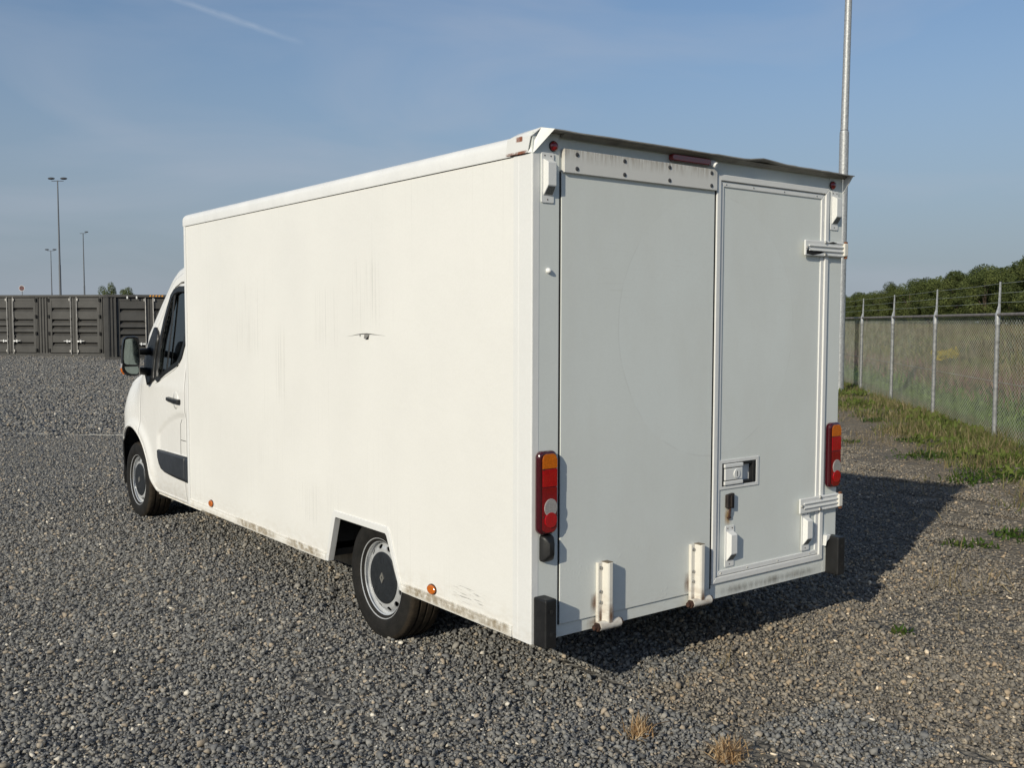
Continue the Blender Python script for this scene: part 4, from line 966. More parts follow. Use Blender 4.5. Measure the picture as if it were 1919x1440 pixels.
    def mglass(poly, nm, tilt):
        P_(MB().add([mx((x, 5.2035 + (x + 0.116) * 0.06 + (z - 1.46) * tilt - 0.001, z), sx) for x, z in poly], [tuple(range(len(poly)))]), nm, MT['mirror'], mr)
    up_poly = [(-0.160, 1.598), (-0.13, 1.606), (-0.095, 1.604), (-0.072, 1.585), (-0.062, 1.55), (-0.056, 1.49), (-0.057, 1.400), (-0.064, 1.388), (-0.155, 1.392), (-0.172, 1.402), (-0.178, 1.44), (-0.174, 1.50)]
    lo_poly = [(-0.172, 1.372), (-0.064, 1.372), (-0.057, 1.352), (-0.059, 1.322), (-0.072, 1.310), (-0.12, 1.312), (-0.150, 1.326), (-0.168, 1.35)]
    def mg(poly, nm, yoff, tilt):
        P_(MB().add([mx((x, 5.2035 - yoff + (z - 1.46) * tilt, z), sx) for x, z in poly], [tuple(range(len(poly)))]), nm, MT['mirror'], mr)
    mg(up_poly, 'mirror_glass', 0.0012, 0.004)
    mg(lo_poly, 'wide_angle_glass', 0.0012, 0.0)
    P_(MB().loft([[mx(q, sx) for q in r_] for r_ in ([(-0.188, 5.208, 1.40), (-0.193, 5.225, 1.40), (-0.19, 5.25, 1.395)], [(-0.195, 5.206, 1.365), (-0.201, 5.225, 1.36), (-0.196, 5.25, 1.36)])], False), 'clear_repeater', MT['clear'], mr)
    P_(MB().loft([[mx(q, sx) for q in r_] for r_ in ([(-0.195, 5.206, 1.364), (-0.201, 5.225, 1.359), (-0.196, 5.25, 1.359)], [(-0.190, 5.205, 1.335), (-0.196, 5.225, 1.33), (-0.19, 5.25, 1.33)], [(-0.172, 5.204, 1.312), (-0.178, 5.225, 1.307), (-0.17, 5.25, 1.307)])], False), 'mirror_indicator', MT['amber'], mr)
    # handle with a scooped recess, side moulding
    patch_on(circle(4.665, 1.115, 0.060, 20, 0.070), sx, 0.004, MT['cab'], 'handle_recess', d, 0.03, 0.012)
    P_(MB().loft([[mx((cx_(y, 1.115) - o_, y, z + dz), sx) for o_, dz in ((0.0, -h), (t, -h * 0.8), (t, h * 0.8), (0.0, h))] for y, o_, t, h, z in ((4.845, 0, 0.012, 0.010, 1.120), (4.835, 0, 0.034, 0.017, 1.119), (4.74, 0, 0.046, 0.018, 1.114), (4.62, 0, 0.046, 0.019, 1.110), (4.565, 0, 0.036, 0.021, 1.108), (4.555, 0, 0.012, 0.018, 1.108))]), 'door_handle', MT['plastic'], d, bevel=0.006, seg=3)
    md = [(5.135, 0.658), (5.125, 0.664), (4.484, 0.672), (4.484, 0.480), (4.62, 0.482), (4.80, 0.490), (4.95, 0.500), (5.04, 0.520), (5.09, 0.556), (5.125, 0.61)]
    patch_on(md, sx, 0.006, MT['mould'], 'side_moulding', d, 0.03, 0.022)
    patch_on([(4.257, 0.478), (4.470, 0.478), (4.470, 0.674), (4.257, 0.676)], sx, 0.006, MT['mould'], 'side_moulding', cab, 0.03, 0.022)
    ribbon(dense([(4.565, 0.97), (4.60, 0.93), (4.605, 0.78), (4.605, 0.68)], 0.03, False), sx, 0.005, 0.0098, MT['gap'], 'panel_line', d, False)
    ribbon(dense([(4.48, 0.80), (4.60, 0.80)], 0.03, False), sx, 0.006, 0.0098, MT['gap'], 'panel_line', d, False)
    ribbon(dense([(4.26, 2.075), (4.75, 2.066), (4.88, 2.03), (4.98, 1.965)], 0.03, False), sx, 0.010, 0.0095, MT['gap'], 'drip_line', cab, False)
    # wheel housing
    hz_ = []
    for k in range(19):
        a = math.radians(-12 + 204 * k / 18); hz_.append((5.72 + 0.52 * math.cos(a), 0.34 + 0.50 * math.sin(a)))
    P_(MB().loft([[mx((x_, y, z), sx) for y, z in hz_] for x_ in (0.105, 0.50)], False).add([mx((0.50, y, z), sx) for y, z in hz_], [tuple(range(len(hz_)))]), 'wheel_liner', MT['gap'], cab)
    # headlight
    patch_on([(6.28, 1.00), (6.40, 0.97), (6.53, 0.86), (6.56, 0.76), (6.50, 0.74), (6.36, 0.78), (6.24, 0.88)], sx, 0.014, MT['clear'], 'headlight', cab, 0.03, 0.01)
    P_(MB().box(*sorted((mx((0.40, 0, 0), sx)[0], mx((0.86, 0, 0), sx)[0])), 4.62, 5.08, 0.72, 0.90), 'seat', MT['seatcloth'], cab, bevel=0.05, seg=3)
    P_(MB().prism([(4.55, 0.85), (4.72, 0.85), (4.58, 1.55), (4.44, 1.55)], 0, mx((0.40, 0, 0), sx)[0], mx((0.86, 0, 0), sx)[0]).prism([(4.47, 1.56), (4.57, 1.56), (4.55, 1.76), (4.45, 1.76)], 0, mx((0.52, 0, 0), sx)[0], mx((0.74, 0, 0), sx)[0]), 'seat_back', MT['seatcloth'], cab, bevel=0.04, seg=3)
# crown: bonnet, windscreen, roof
CY = ysteps(4.245, 6.66, 0.03); NT_ = 22
def crown_pts(y):
    zsd, zc = zs_(y), zc_(y); xs0 = cx_(y, zsd); out = []
    for k in range(NT_ + 1):
        a = math.pi * k / NT_; ca, sa = math.cos(a), math.sin(a); n_ = 2 / 2.9
        out.append((XC - (XC - xs0) * math.copysign(abs(ca) ** n_, ca), y, zsd + (zc - zsd) * abs(sa) ** n_))
    return out
rows = [crown_pts(y) for y in CY]
def crown(sel, name, mat):
    V = [p for r_ in rows for p in r_]; F = []
    for i in range(len(CY) - 1):
        for k in range(NT_):
            if sel((CY[i] + CY[i + 1]) / 2, k): F.append((i * (NT_ + 1) + k, (i + 1) * (NT_ + 1) + k, (i + 1) * (NT_ + 1) + k + 1, i * (NT_ + 1) + k + 1))
    used = sorted({q for f in F for q in f}); rm = {q: i for i, q in enumerate(used)}
    return P_(MB().add([V[q] for q in used], [tuple(rm[q] for q in f) for f in F]), name, mat, smooth=True, angle=60)
ws = lambda y, k: 4.98 < y < 5.93 and 2 <= k < NT_ - 2
crown(lambda y, k: y < 5.93 and not ws(y, k), 'cab_roof', MT['cab'])
crown(ws, 'windscreen', MT['glass'])
crown(lambda y, k: y >= 5.93, 'bonnet', MT['cab'])
nose = [(cx_(6.66, z), 6.66, z) for z in np.linspace(0.24, zs_(6.66), 14)]
ring = nose + rows[-1][1:-1] + [(W - p[0], p[1], p[2]) for p in nose[::-1]]
P_(MB().add(ring, [tuple(range(len(ring)))]), 'front_panel', MT['plastic'], bevel=0.0)
P_(MB().prism(rounded(0.85, W - 0.85, 0.58, 0.70, 0.03), 1, 6.661, 6.675), 'front_grille', MT['gap'])
P_(MB().prism([(5.42, 1.02), (5.93, 1.10), (5.93, 1.24), (5.62, 1.27), (5.44, 1.22)], 0, 0.16, W - 0.16), 'dashboard', MT['plastic'], cab, bevel=0.03, seg=3)
stw = MB(); C0 = Vector((0.62, 5.30, 1.24)); ux = Vector((1, 0, 0)); uz = Vector((0, 0.45, 0.89))
stw.tube([C0 + (ux * math.cos(t) + uz * math.sin(t)) * 0.20 for t in np.linspace(0, 2 * math.pi, 33)], 0.017, 8)
for t in (0.1, math.pi - 0.1, -math.pi / 2): stw.tube([C0, C0 + (ux * math.cos(t) + uz * math.sin(t)) * 0.20], 0.016, 6)
stw.tube([C0, C0 + Vector((0, 0.25, -0.12))], 0.035, 8)
P_(stw, 'steering_wheel', MT['plastic'], cab, smooth=True)

# ================================================================ FENCE
H = 1.78
def fp(s, t, z): q = fence_pos(s, t); return (q[0], q[1], z)
def gz(s, t=0.0): q = fence_pos(s, t); return float(ground_z(q[0], q[1]))
fen = world_root('chain_link_fence', fp(6, 0, 0), 'galvanised chain-link fence with three strands of wire on top, right of the van', 'fence')
RAILZ = lambda s: 1.868 + 0.0
ks = list(range(-3, 12))
for k in ks:
    s = k * FSP; z0 = gz(s) - 0.15
    po = P_(MB().tube([fp(s, 0, z0), fp(s, 0, RAILZ(s) - 0.05)], 0.032, 14), 'post', MT['galvd'], fen, smooth=True)
    P_(MB().lathe([(-0.12, 0.036), (0.0, 0.037), (0.035, 0.034), (0.05, 0.022)], 14, 'z', fp(s, 0, RAILZ(s) - 0.02), True), 'post_cap', MT['galv'], po, smooth=True)
    P_(MB().tube([fp(s + 0.012, 0.0, RAILZ(s) - 0.02), fp(s + 0.012, 0.02, RAILZ(s) + 0.12), fp(s + 0.012, 0.025, RAILZ(s) + 0.46)], [0.040, 0.019, 0.013], 6), 'extension_arm', MT['galv'], po)
for a_, b_ in zip(ks[:-1], ks[1:]):
    P_(MB().tube([fp(a_ * FSP + 0.03, 0, RAILZ(0)), fp(b_ * FSP - 0.03, 0, RAILZ(0))], 0.023, 10), 'top_rail', MT['railtube'], fen, smooth=True)
for h_, t_ in ((0.17, 0.022), (0.30, 0.024), (0.435, 0.025)):
    pts = []
    for k in range(ks[0], ks[-1]):
        for j in range(6):
            u = j / 6; pts.append(fp((k + u) * FSP + 0.012, t_, RAILZ(0) + h_ - 0.03 * u * (1 - u)))
    P_(MB().tube(pts, 0.003, 5), 'top_wire', MT['wire'], fen, smooth=True)
P_(MB().tube([fp(ks[0] * FSP, 0.034, 0.92), fp(ks[-1] * FSP, 0.034, 0.92)], 0.005, 5), 'tension_wire', MT['wire'], fen)
# woven mesh: zigzag wires
px, pz, wr = 0.052, 0.030, 0.0027
s0, s1 = ks[0] * FSP, ks[-1] * FSP
nw = int((s1 - s0) / px); zt, zb0 = RAILZ(0) - 0.01, 0.04
nzg = int((zt - zb0) / pz)
kk = np.arange(nzg + 1); ii = np.arange(nw)
S = s0 + (ii[:, None] + ((kk[None, :] + ii[:, None]) % 2)) * px
Z = np.broadcast_to(zb0 + kk * pz, S.shape)
cx0, cy0 = F0[0] + FD[0] * S, F0[1] + FD[1] * S
V = np.zeros((nw, nzg + 1, 3, 3))
for q, (ds, dt, dz) in enumerate(((wr, wr * 0.6, 0), (-wr, wr * 0.6, 0), (0, -wr * 1.2, 0))):
    tt = 0.036 + dt + 0.003 * (((kk[None, :] + ii[:, None]) % 2) * 2 - 1)
    V[:, :, q, 0] = cx0 + FD[0] * ds + FN[0] * tt; V[:, :, q, 1] = cy0 + FD[1] * ds + FN[1] * tt; V[:, :, q, 2] = Z + dz
idx = np.arange(nw * (nzg + 1) * 3).reshape(nw, nzg + 1, 3)
Fq = []
for q in range(3):
    r_ = (q + 1) % 3
    Fq.append(np.stack([idx[:, :-1, q], idx[:, :-1, r_], idx[:, 1:, r_], idx[:, 1:, q]], -1).reshape(-1, 4))
wm = bpy.data.objects.new('wire_mesh', fast_mesh('wire_mesh', V.reshape(-1, 3), np.concatenate(Fq), MT['wire'])); link(wm, fen); wm['kind'] = 'stuff'

# ================================================================ LIGHT COLUMN BY THE FENCE
def ray(px_, py_):
    d = fwd + rr * (px_ - 959.5) / FPX + uu * (720 - py_) / FPX; return d
def cosx(px_):
    d = ray(px_, 600)[:2]; f2 = fwd[:2] / np.hypot(*fwd[:2]); return float(d @ f2 / np.hypot(*d))
def at_dist(px_, dist):
    d = ray(px_, 600); d2 = d[:2] / np.hypot(*d[:2]); q = CAMP[:2] + d2 * dist; return q
q = at_dist(1574.5, 24.6); gzq = float(ground_z(*q))
lc = world_root('lamp_column', (q[0], q[1], gzq), 'tall round galvanised lamp column standing behind the right edge of the van', 'lamp post')
ZJ = CAMP[2] + (605 - 250) * 24.6 * cosx(1574.5) / FPX
P_(MB().tube([(q[0], q[1], gzq - 0.3), (q[0], q[1], ZJ - 0.05), (q[0], q[1], ZJ - 0.045), (q[0], q[1], ZJ)], [0.112, 0.104, 0.104, 0.086], 24), 'lower_shaft', MT['galv'], lc, smooth=True)
P_(MB().tube([(q[0], q[1], ZJ), (q[0] + 0.09, q[1] - 0.05, 15.5)], [0.086, 0.060], 24), 'upper_shaft', MT['galv'], lc, smooth=True)
P_(MB().tube([(q[0], q[1], ZJ - 0.004), (q[0], q[1], ZJ + 0.006)], 0.0895, 24), 'joint_seam', MT['gap'], lc)
P_(MB().box(q[0] - 0.9, q[0] + 0.9, q[1] - 0.03, q[1] + 0.05, 15.4, 15.5).box(q[0] - 1.1, q[0] - 0.5, q[1] - 0.2, q[1] + 0.3, 15.5, 15.7).box(q[0] + 0.5, q[0] + 1.1, q[1] - 0.2, q[1] + 0.3, 15.5, 15.7), 'lamp_head', MT['lampdark'], lc, bevel=0.03)

# ================================================================ CONTAINERS
def dirn(px_):
    d = ray(px_, 600); return d[:2] / np.hypot(*d[:2])
cR = CAMP[:2] + dirn(209) * 44.9; cL = CAMP[:2] + dirn(0) * 47.9
CU = (cR - cL) / np.linalg.norm(cR - cL); CN = np.array([CU[1], -CU[0]])
if CN @ (CAMP[:2] - cR) < 0: CN = -CN                       # CN faces the yard
ang = math.atan2(CU[1], CU[0])
def corrug(mb, x0, x1, z0, z1, n, y0, d):
    """vertical corrugation of n waves, facing -y"""
    P = []
    for k in range(n):
        a = x0 + (x1 - x0) * k / n; w_ = (x1 - x0) / n
        P += [(a, y0), (a + w_ * 0.28, y0), (a + w_ * 0.45, y0 + d), (a + w_ * 0.78, y0 + d), (a + w_ * 0.95, y0)]
    P.append((x1, y0)); V = [(x, y, z0) for x, y in P] + [(x, y, z1) for x, y in P]; m = len(P)
    return mb.add(V, [(i, i + 1, m + i + 1, m + i) for i in range(m - 1)])
def door_leaf(root, x0, x1, z0, z1, hinge_left, yq=0.0):
    """one container door: frame, stepped pressings, hinges, locking rod with handle; front faces -y"""
    m = MB(); f = 0.11
    m.box(x0, x0 + f, yq - 0.012, yq + 0.16, z0, z1).box(x1 - f, x1, yq - 0.012, yq + 0.16, z0, z1).box(x0 + f, x1 - f, yq - 0.010, yq + 0.05, z1 - f, z1).box(x0 + f, x1 - f, yq - 0.010, yq + 0.05, z0, z0 + f)
    hgt = z1 - z0 - 2 * f; zz = z0 + f
    # horizontal pressings: flat band, then a recessed step with a shadow-casting lip above it
    xa, xb = x0 + f, x1 - f
    prof = [(yq, zz)]
    for q_ in (0.15, 0.36, 0.49, 0.62, 0.85):
        zl = z0 + f + hgt * q_
        prof += [(yq, zl - 0.155), (yq + 0.05, zl - 0.10), (yq + 0.13, zl - 0.02), (yq + 0.13, zl), (yq, zl + 0.012)]
    prof.append((yq, z1 - f))
    V = [(xa, y, z) for y, z in prof] + [(xb, y, z) for y, z in prof]; n_ = len(prof)
    m.add(V, [(i, n_ + i, n_ + i + 1, i + 1) for i in range(n_ - 1)])
    leaf = m.build('container_door', MT['contain'], root)
    xr = x1 - 0.13 if hinge_left else x0 + 0.13
    MB().tube([(xr, yq - 0.055, z0 - 0.06), (xr, yq - 0.055, z1 + 0.04)], 0.017, 8).build('locking_rod', MT['rod'], leaf, smooth=True)
    sg = -1 if hinge_left else 1
    zh = z0 + (z1 - z0) * 0.21
    MB().tube([(xr, yq - 0.07, zh), (xr + sg * 0.34, yq - 0.07, zh + 0.01)], 0.014, 6).box(*sorted((xr + sg * 0.02, xr + sg * 0.11)), yq - 0.085, yq - 0.055, zh - 0.03, zh + 0.03).box(*sorted((xr + sg * 0.15, xr + sg * 0.20)), yq - 0.085, yq - 0.03, zh - 0.055, zh + 0.055).build('rod_handle', MT['white'], leaf)
    for q_ in (0.03, 0.97, 0.30, 0.62):
        z_ = z0 + (z1 - z0) * q_; MB().box(xr - 0.045 * sg * -1 - 0.02, xr + 0.045 * sg + 0.02, yq - 0.075, yq - 0.012, z_ - 0.05, z_ + 0.05).build('rod_bracket', MT['rod'] if q_ in (0.03, 0.97) else MT['contain'], leaf)
    xh = x0 - 0.02 if hinge_left else x1 + 0.02
    for q_ in (0.04, 0.35, 0.66, 0.96):
        z_ = z0 + (z1 - z0) * q_; MB().box(xh - 0.035, xh + 0.035, yq - 0.045, yq + 0.02, z_ - 0.07, z_ + 0.07).build('hinge', MT['gap'], leaf)
    return leaf
def container(origin, rot, ln, ht, pairs, label, depth=2.44, recess=0.0, frame_w=0.12):
    """origin: right-hand front bottom corner as seen from the yard, built along -x ... 0, front facing -y"""
    c = empty('shipping_container', (origin[0], origin[1], float(ground_z(*origin)) - 0.02), label, 'container', 'dark containers along the far edge of the yard', rot)
    MB().box(-ln, 0, 0.22 + recess, depth, 0.10, ht - 0.03).build('container_shell', MT['contain'], c)
    MB().box(-ln, 0, 0, 0.14, 0.0, 0.17).build('bottom_rail', MT['contain'], c, bevel=0.01)
    MB().box(-ln, 0, -0.01, 0.14, ht - 0.10, ht).build('top_rail', MT['contain'], c, bevel=0.01)
    MB().box(-ln, 0, 0.14, depth, ht - 0.04, ht - 0.01).build('container_roof', MT['contain'], c)
    for x in (-ln, -frame_w): MB().box(x, x + frame_w, 0.004, 0.14, 0.17, ht - 0.10).build('corner_post', MT['contain'], c)
    for x in (-ln - 0.01, -0.17):
        for z in (0.0, ht - 0.12): MB().box(x, x + 0.18, -0.014, 0.15, z, z + 0.12).build('corner_casting', MT['contain'], c, bevel=0.015)
    prev = -ln + frame_w
    for (a, b) in pairs:
        if a - prev > 0.1:
            corrug(MB(), prev, a, 0.17, ht - 0.10, max(2, int((a - prev) / 0.125)), 0.02, 0.04).build('corrugated_panel', MT['contain'], c)
        MB().box(a, a + 0.05, 0.0, 0.20, 0.17, ht - 0.10).build('door_jamb', MT['contain'], c); MB().box(b - 0.05, b, 0.0, 0.20, 0.17, ht - 0.10).build('door_jamb', MT['contain'], c)
        mid = (a + b) / 2
        door_leaf(c, a + 0.055, mid - 0.01, 0.20, ht - 0.13, True, recess); door_leaf(c, mid + 0.01, b - 0.055, 0.20, ht - 0.13, False, recess)
        prev = b
    if -frame_w - prev > 0.1: corrug(MB(), prev, -frame_w, 0.17, ht - 0.10, max(2, int((-frame_w - prev) / 0.125)), 0.02, 0.04).build('corrugated_panel', MT['contain'], c)
    return c
LN = float(np.linalg.norm(cR - cL)) * 258 / 209 * 1.06
rot = math.atan2(CU[1], CU[0])                 # local +x runs to the right as seen from the yard
PXM = LN / 258.0
def xat(p_):                                   # local x of an image column on the container front
    d = dirn(p_); A = np.array([[d[0], -CU[0]], [d[1], -CU[1]]]); sol = np.linalg.solve(A, cR - CAMP[:2]); return float(sol[1])
cA = container(cR, rot, -xat(-46), 2.62, [(xat(-28), xat(69.5)), (xat(91), xat(189))], 'dark container with two pairs of doors, leftmost along the yard edge')
cBo = CAMP[:2] + dirn(362) * 41.0
cB = container(cBo, rot + 0.42, 3.25, 2.56, [(-2.86, -0.35)], 'dark container with deeply framed doors, partly hidden by the van cab', 2.44, 0.10, 0.16)
hzm = MB()
for k in range(5): hzm.prism([(-1.60 + k * 0.11, 2.49), (-1.54 + k * 0.11, 2.49), (-1.52 + k * 0.11, 2.545), (-1.58 + k * 0.11, 2.545)], 1, -0.016, -0.0125)
hzm.build('hazard_marking', MT['hazard'], cB)
for x_ in (-2.42, -2.08): MB().box(x_, x_ + 0.05, -0.03, -0.011, 2.40, 2.50).build('number_plate_clip', MT['white'], cB)

# ================================================================ FLOODLIGHT MASTS, SIGN
def mast(px_, dist, top_y, label, heads, spread, r0, dome):
    q = at_dist(px_, dist); g = float(ground_z(*q)); zt = CAMP[2] + (602 - top_y) / FPX * dist * cosx(px_)
    m = world_root('floodlight_mast', (q[0], q[1], g), label, 'light mast', 'floodlight masts beyond the containers')
    zj = g + (zt - g) * 0.45
    P_(MB().tube([(q[0], q[1], g), (q[0], q[1], zj)], [r0 * 1.35, r0 * 1.2], 12), 'lower_shaft', MT['mast'], m, smooth=True)
    P_(MB().tube([(q[0], q[1], zj), (q[0], q[1], zt - 0.3)], [r0, r0 * 0.6], 12), 'upper_shaft', MT['mast'], m, smooth=True)
    ux_ = rgt
    a = q + ux_[:2] * spread; b = q - ux_[:2] * spread
    P_(MB().tube([(b[0], b[1], zt - 0.35), (a[0], a[1], zt - 0.35)], r0 * 0.35, 6), 'cross_arm', MT['lampdark'], m)
    for sg in heads:
        c_ = q + ux_[:2] * spread * sg; rings = []
        for t_, w_, h_ in ((-0.75, 0.05, 0.03), (-0.4, 0.28, 0.16), (0.1, 0.36, 0.20), (0.55, 0.24, 0.15), (0.8, 0.05, 0.05)):
            ring = []
            for k in range(10):
                an = 2 * math.pi * k / 10; o_ = ux_[:2] * (t_ * spread * 0.78 * sg * 1.0) + fwd[:2] * math.cos(an) * w_ * spread * 0.9
                ring.append((c_[0] + o_[0], c_[1] + o_[1], zt - 0.10 + math.sin(an) * h_ * spread * 1.0))
            rings.append(ring)
        P_(MB().loft(rings), 'lamp_head', MT['lampdark'], m, smooth=True)
    P_(MB().box(q[0] - r0 * 1.6, q[0] + r0 * 1.6, q[1] - r0 * 1.6, q[1] + r0 * 1.6, g + (zt - g) * dome[0], g + (zt - g) * dome[0] + dist * 0.003), 'control_box', MT['lampdark'], m)
    for sg in dome[1]:
        c_ = q + ux_[:2] * sg * dist * 0.0022; zz = g + (zt - g) * dome[2]
        P_(MB().tube([(q[0], q[1], zz), (q[0] + (c_ - q)[0] * 0.7, q[1] + (c_ - q)[1] * 0.7, zz + dist * 0.0008), (c_[0], c_[1], zz), (c_[0], c_[1], zz - dist * 0.0005)], [dist * 0.0003, dist * 0.0003, dist * 0.0004, dist * 0.0005], 8), 'security_camera', MT['white'], m)
    return m
mast(114.5, 115, 336, 'tallest floodlight mast with two dark lamp heads, beyond the dark containers', (-1, 1), 0.62, 0.095, (0.12, (), 0))
mast(98.5, 230, 468, 'shortest floodlight mast with a flat lamp bar, just left of the tallest one', (-1, 1), 0.75, 0.11, (0.32, (-1,), 0.18))
mast(159.5, 185, 435, 'middle-height floodlight mast with two white cameras, right of the tallest one', (1,), 0.55, 0.11, (0.26, (-1, 1), 0.17))
q = at_dist(43, 110); g = float(ground_z(*q)); zc = CAMP[2] + (602.5 - 541.3) / FPX * 110 * cosx(43)
sg = world_root('road_sign', (q[0], q[1], g), 'round sign with dark face and pale rim above the left container', 'sign')
P_(MB().tube([(q[0], q[1], g), (q[0], q[1], zc)], 0.04, 8), 'sign_post', MT['galvd'], sg)
def sdisc(r0, r1, off, name, m):
    V = []
    for r_ in (r0, r1):
        for k in range(24):
            t = 2 * math.pi * k / 24; p_ = np.array([q[0], q[1], zc]) - fwd * np.array([1, 1, 0]) * off + rgt * math.cos(t) * r_ + np.array([0, 0, 1]) * math.sin(t) * r_; V.append(p_)
    P_(MB().add(V, [(k, (k + 1) % 24, 24 + (k + 1) % 24, 24 + k) for k in range(24)]), name, m, sg)
sdisc(0.29, 0.25, 0.06, 'sign_rim', MT['galv']); sdisc(0.24, 0.001, 0.07, 'sign_face', MT['lampdark']); sdisc(0.24, 0.19, 0.08, 'sign_ring', MT['signred'])
B_ = np.array([q[0], q[1], zc]) - fwd * np.array([1, 1, 0]) * 0.085; u_ = np.array([0, 0, 1.0])
P_(MB().add([B_ - rgt * 0.17 - u_ * 0.045, B_ + rgt * 0.17 - u_ * 0.045, B_ + rgt * 0.17 + u_ * 0.045, B_ - rgt * 0.17 + u_ * 0.045], [(0, 1, 2, 3)]), 'sign_bar', MT['signred'], sg)

# ================================================================ STRING LINES ACROSS THE GRAVEL
def on_ground(px_, py_):
    d = ray(px_, py_); t = 5.0
    for _ in range(60):
        p_ = CAMP + d * t; e = p_[2] - float(ground_z(p_[0], p_[1])); t += e / max(1e-4, -d[2]) * 0.8
        t = min(t, 400)
    return CAMP + d * t
for (x0, y0, x1, y1), lab in (((0, 814.5, 236, 819), 'pale string line across the gravel, nearest of three'), ((0, 727.5, 245, 734), 'pale string line across the gravel, middle of three'), ((0, 688, 230, 692), 'pale string line across the gravel, farthest of three')):
    A, B = on_ground(x0, y0), on_ground(x1, y1); D = (B - A); A2 = A - D * 1.5; B2 = B + D * 1.2
    pts = [tuple(A2 + (B2 - A2) * t) for t in np.linspace(0, 1, 60)]
    pts = [(x, y, float(ground_z(x, y)) + 0.022 + 0.006 * random.uniform(-1, 1)) for x, y, z in pts]
    rad = 0.006 if y0 > 800 else (0.008 if y0 > 700 else 0.009)
    tag(MB().tube(pts, rad, 6).build('string_line', MT['string']), lab, 'line', 'string lines across the gravel')

# ================================================================ PLANTS
def foliage_mat(name, rough=0.7, trans=0.38):
    t = NT(name); a = t.new('ShaderNodeAttribute', attribute_name='tint')
    n = t.noise(t.coord(), 3.0, 3)
    c = t.mix(0.35, a.outputs['Color'], t.ramp(n, [(0.3, 0.45), (0.7, 1.3)]), 'MULTIPLY')
    t.set(base=c, rough=rough, spec=0.2)
    tr = t.new('ShaderNodeBsdfTranslucent'); t.l.new(c, tr.inputs['Color'])
    mx_ = t.new('ShaderNodeMixShader'); mx_.inputs['Fac'].default_value = trans
    t.l.new(t.b.outputs[0], mx_.inputs[1]); t.l.new(tr.outputs[0], mx_.inputs[2]); t.l.new(mx_.outputs[0], t.out.inputs['Surface'])
    return t.m
MT['leaf'] = foliage_mat('leaf_green'); MT['blade'] = foliage_mat('grass_blade', 0.75, 0.2)
def blades(P, h, wd, lean, cols, seed=0, curl=0.35):
    """P (n,3) roots -> bent blades, 2 quads-as-tris each"""
    r = np.random.default_rng(seed); n = len(P); az = r.uniform(0, 2 * math.pi, n); la = lean * np.abs(r.normal(0, 1, n))
    d = np.stack([np.cos(az) * np.sin(la), np.sin(az) * np.sin(la), np.cos(la)], -1)
    fz = r.uniform(0, 2 * math.pi, n); sd = np.stack([np.cos(fz), np.sin(fz), np.zeros(n)], -1) * (wd / 2)[:, None]
    mid = P + d * (h * 0.55)[:, None]; d2 = d.copy(); d2[:, :2] *= 1 + curl * 2; d2[:, 2] *= 1 - curl * 0.6; d2 /= np.linalg.norm(d2, axis=1)[:, None]
    tip = mid + d2 * (h * 0.5)[:, None]
    V = np.stack([P - sd, P + sd, mid + sd * 0.75, mid - sd * 0.75, tip], 1).reshape(-1, 3)
    b = np.arange(n)[:, None] * 5
    F = np.concatenate([b + np.array([[0, 1, 2]]), b + np.array([[0, 2, 3]]), b + np.array([[3, 2, 4]])])
    return V, F, np.repeat(cols, 5, axis=0)
def pick(pal, n, r, jit=0.2):
    pal = np.array(pal); return pal[r.integers(0, len(pal), n)] * r.uniform(1 - jit, 1 + jit, (n, 1))
GREEN = [(0.10, 0.135, 0.028), (0.125, 0.155, 0.038), (0.075, 0.11, 0.022), (0.15, 0.16, 0.05)]
OLIVE = [(0.17, 0.16, 0.06), (0.135, 0.14, 0.047), (0.20, 0.18, 0.08)]
STRAW = [(0.27, 0.215, 0.12), (0.22, 0.175, 0.095), (0.33, 0.27, 0.16), (0.20, 0.15, 0.08)]
PURP = [(0.23, 0.13, 0.115), (0.19, 0.11, 0.10), (0.25, 0.17, 0.13), (0.21, 0.17, 0.09)]
r = np.random.default_rng(21)
def zone(n, s0, s1, t0, t1):
    s = r.uniform(s0, s1, n); t = r.uniform(t0, t1, n); x = F0[0] + FD[0] * s + FN[0] * t; y = F0[1] + FD[1] * s + FN[1] * t
    return s, t, x, y, np.stack([x, y, ground_z(x, y)], -1)
def stuff(name, parts, label, cat, mat):
    V, F, C, b = [], [], [], 0
    for v, f, c in parts: V.append(v); F.append(f + b); C.append(c); b += len(v)
    o = bpy.data.objects.new(name, fast_mesh(name, np.concatenate(V), np.concatenate(F), mat, colors=np.concatenate(C)))
    COL.objects.link(o); o['kind'] = 'stuff'; o['label'] = label; o['category'] = cat; return o
# verge along the fence: clumpy green and dry grass
parts = []
s, t, x, y, P = zone(120000, -9, 36, -1.7, 0.5)
clump = vnoise(x, y, 1.6, 11); prob = np.clip((clump - 0.15) * 2.4, 0, 1) * smooth01(-1.5, -0.6, t + 0.7 * (vnoise(x, y, 0.8, 12) - 0.5))
k = r.uniform(size=len(s)) < prob; P = P[k]; n = len(P)
h = r.uniform(0.05, 0.17, n) * (0.6 + 0.8 * clump[k]); col_ = np.where((r.uniform(size=n) < 0.16 + 0.2 * (vnoise(x[k], y[k], 2.5, 15) > 0.55))[:, None], pick(STRAW, n, r), np.where((r.uniform(size=n) < 0.5)[:, None], pick(GREEN, n, r), pick(OLIVE, n, r)))
parts.append(blades(P, h, r.uniform(0.006, 0.016, n), 0.55, col_, 1))
# tall stems close to the wire
s, t, x, y, P = zone(1600, -9, 36, -0.35, 0.5); n = len(P)
parts.append(blades(P, r.uniform(0.12, 0.28, n), r.uniform(0.004, 0.008, n), 0.4, np.where((r.uniform(size=n) < 0.5)[:, None], pick(STRAW, n, r), pick(OLIVE, n, r)), 2))
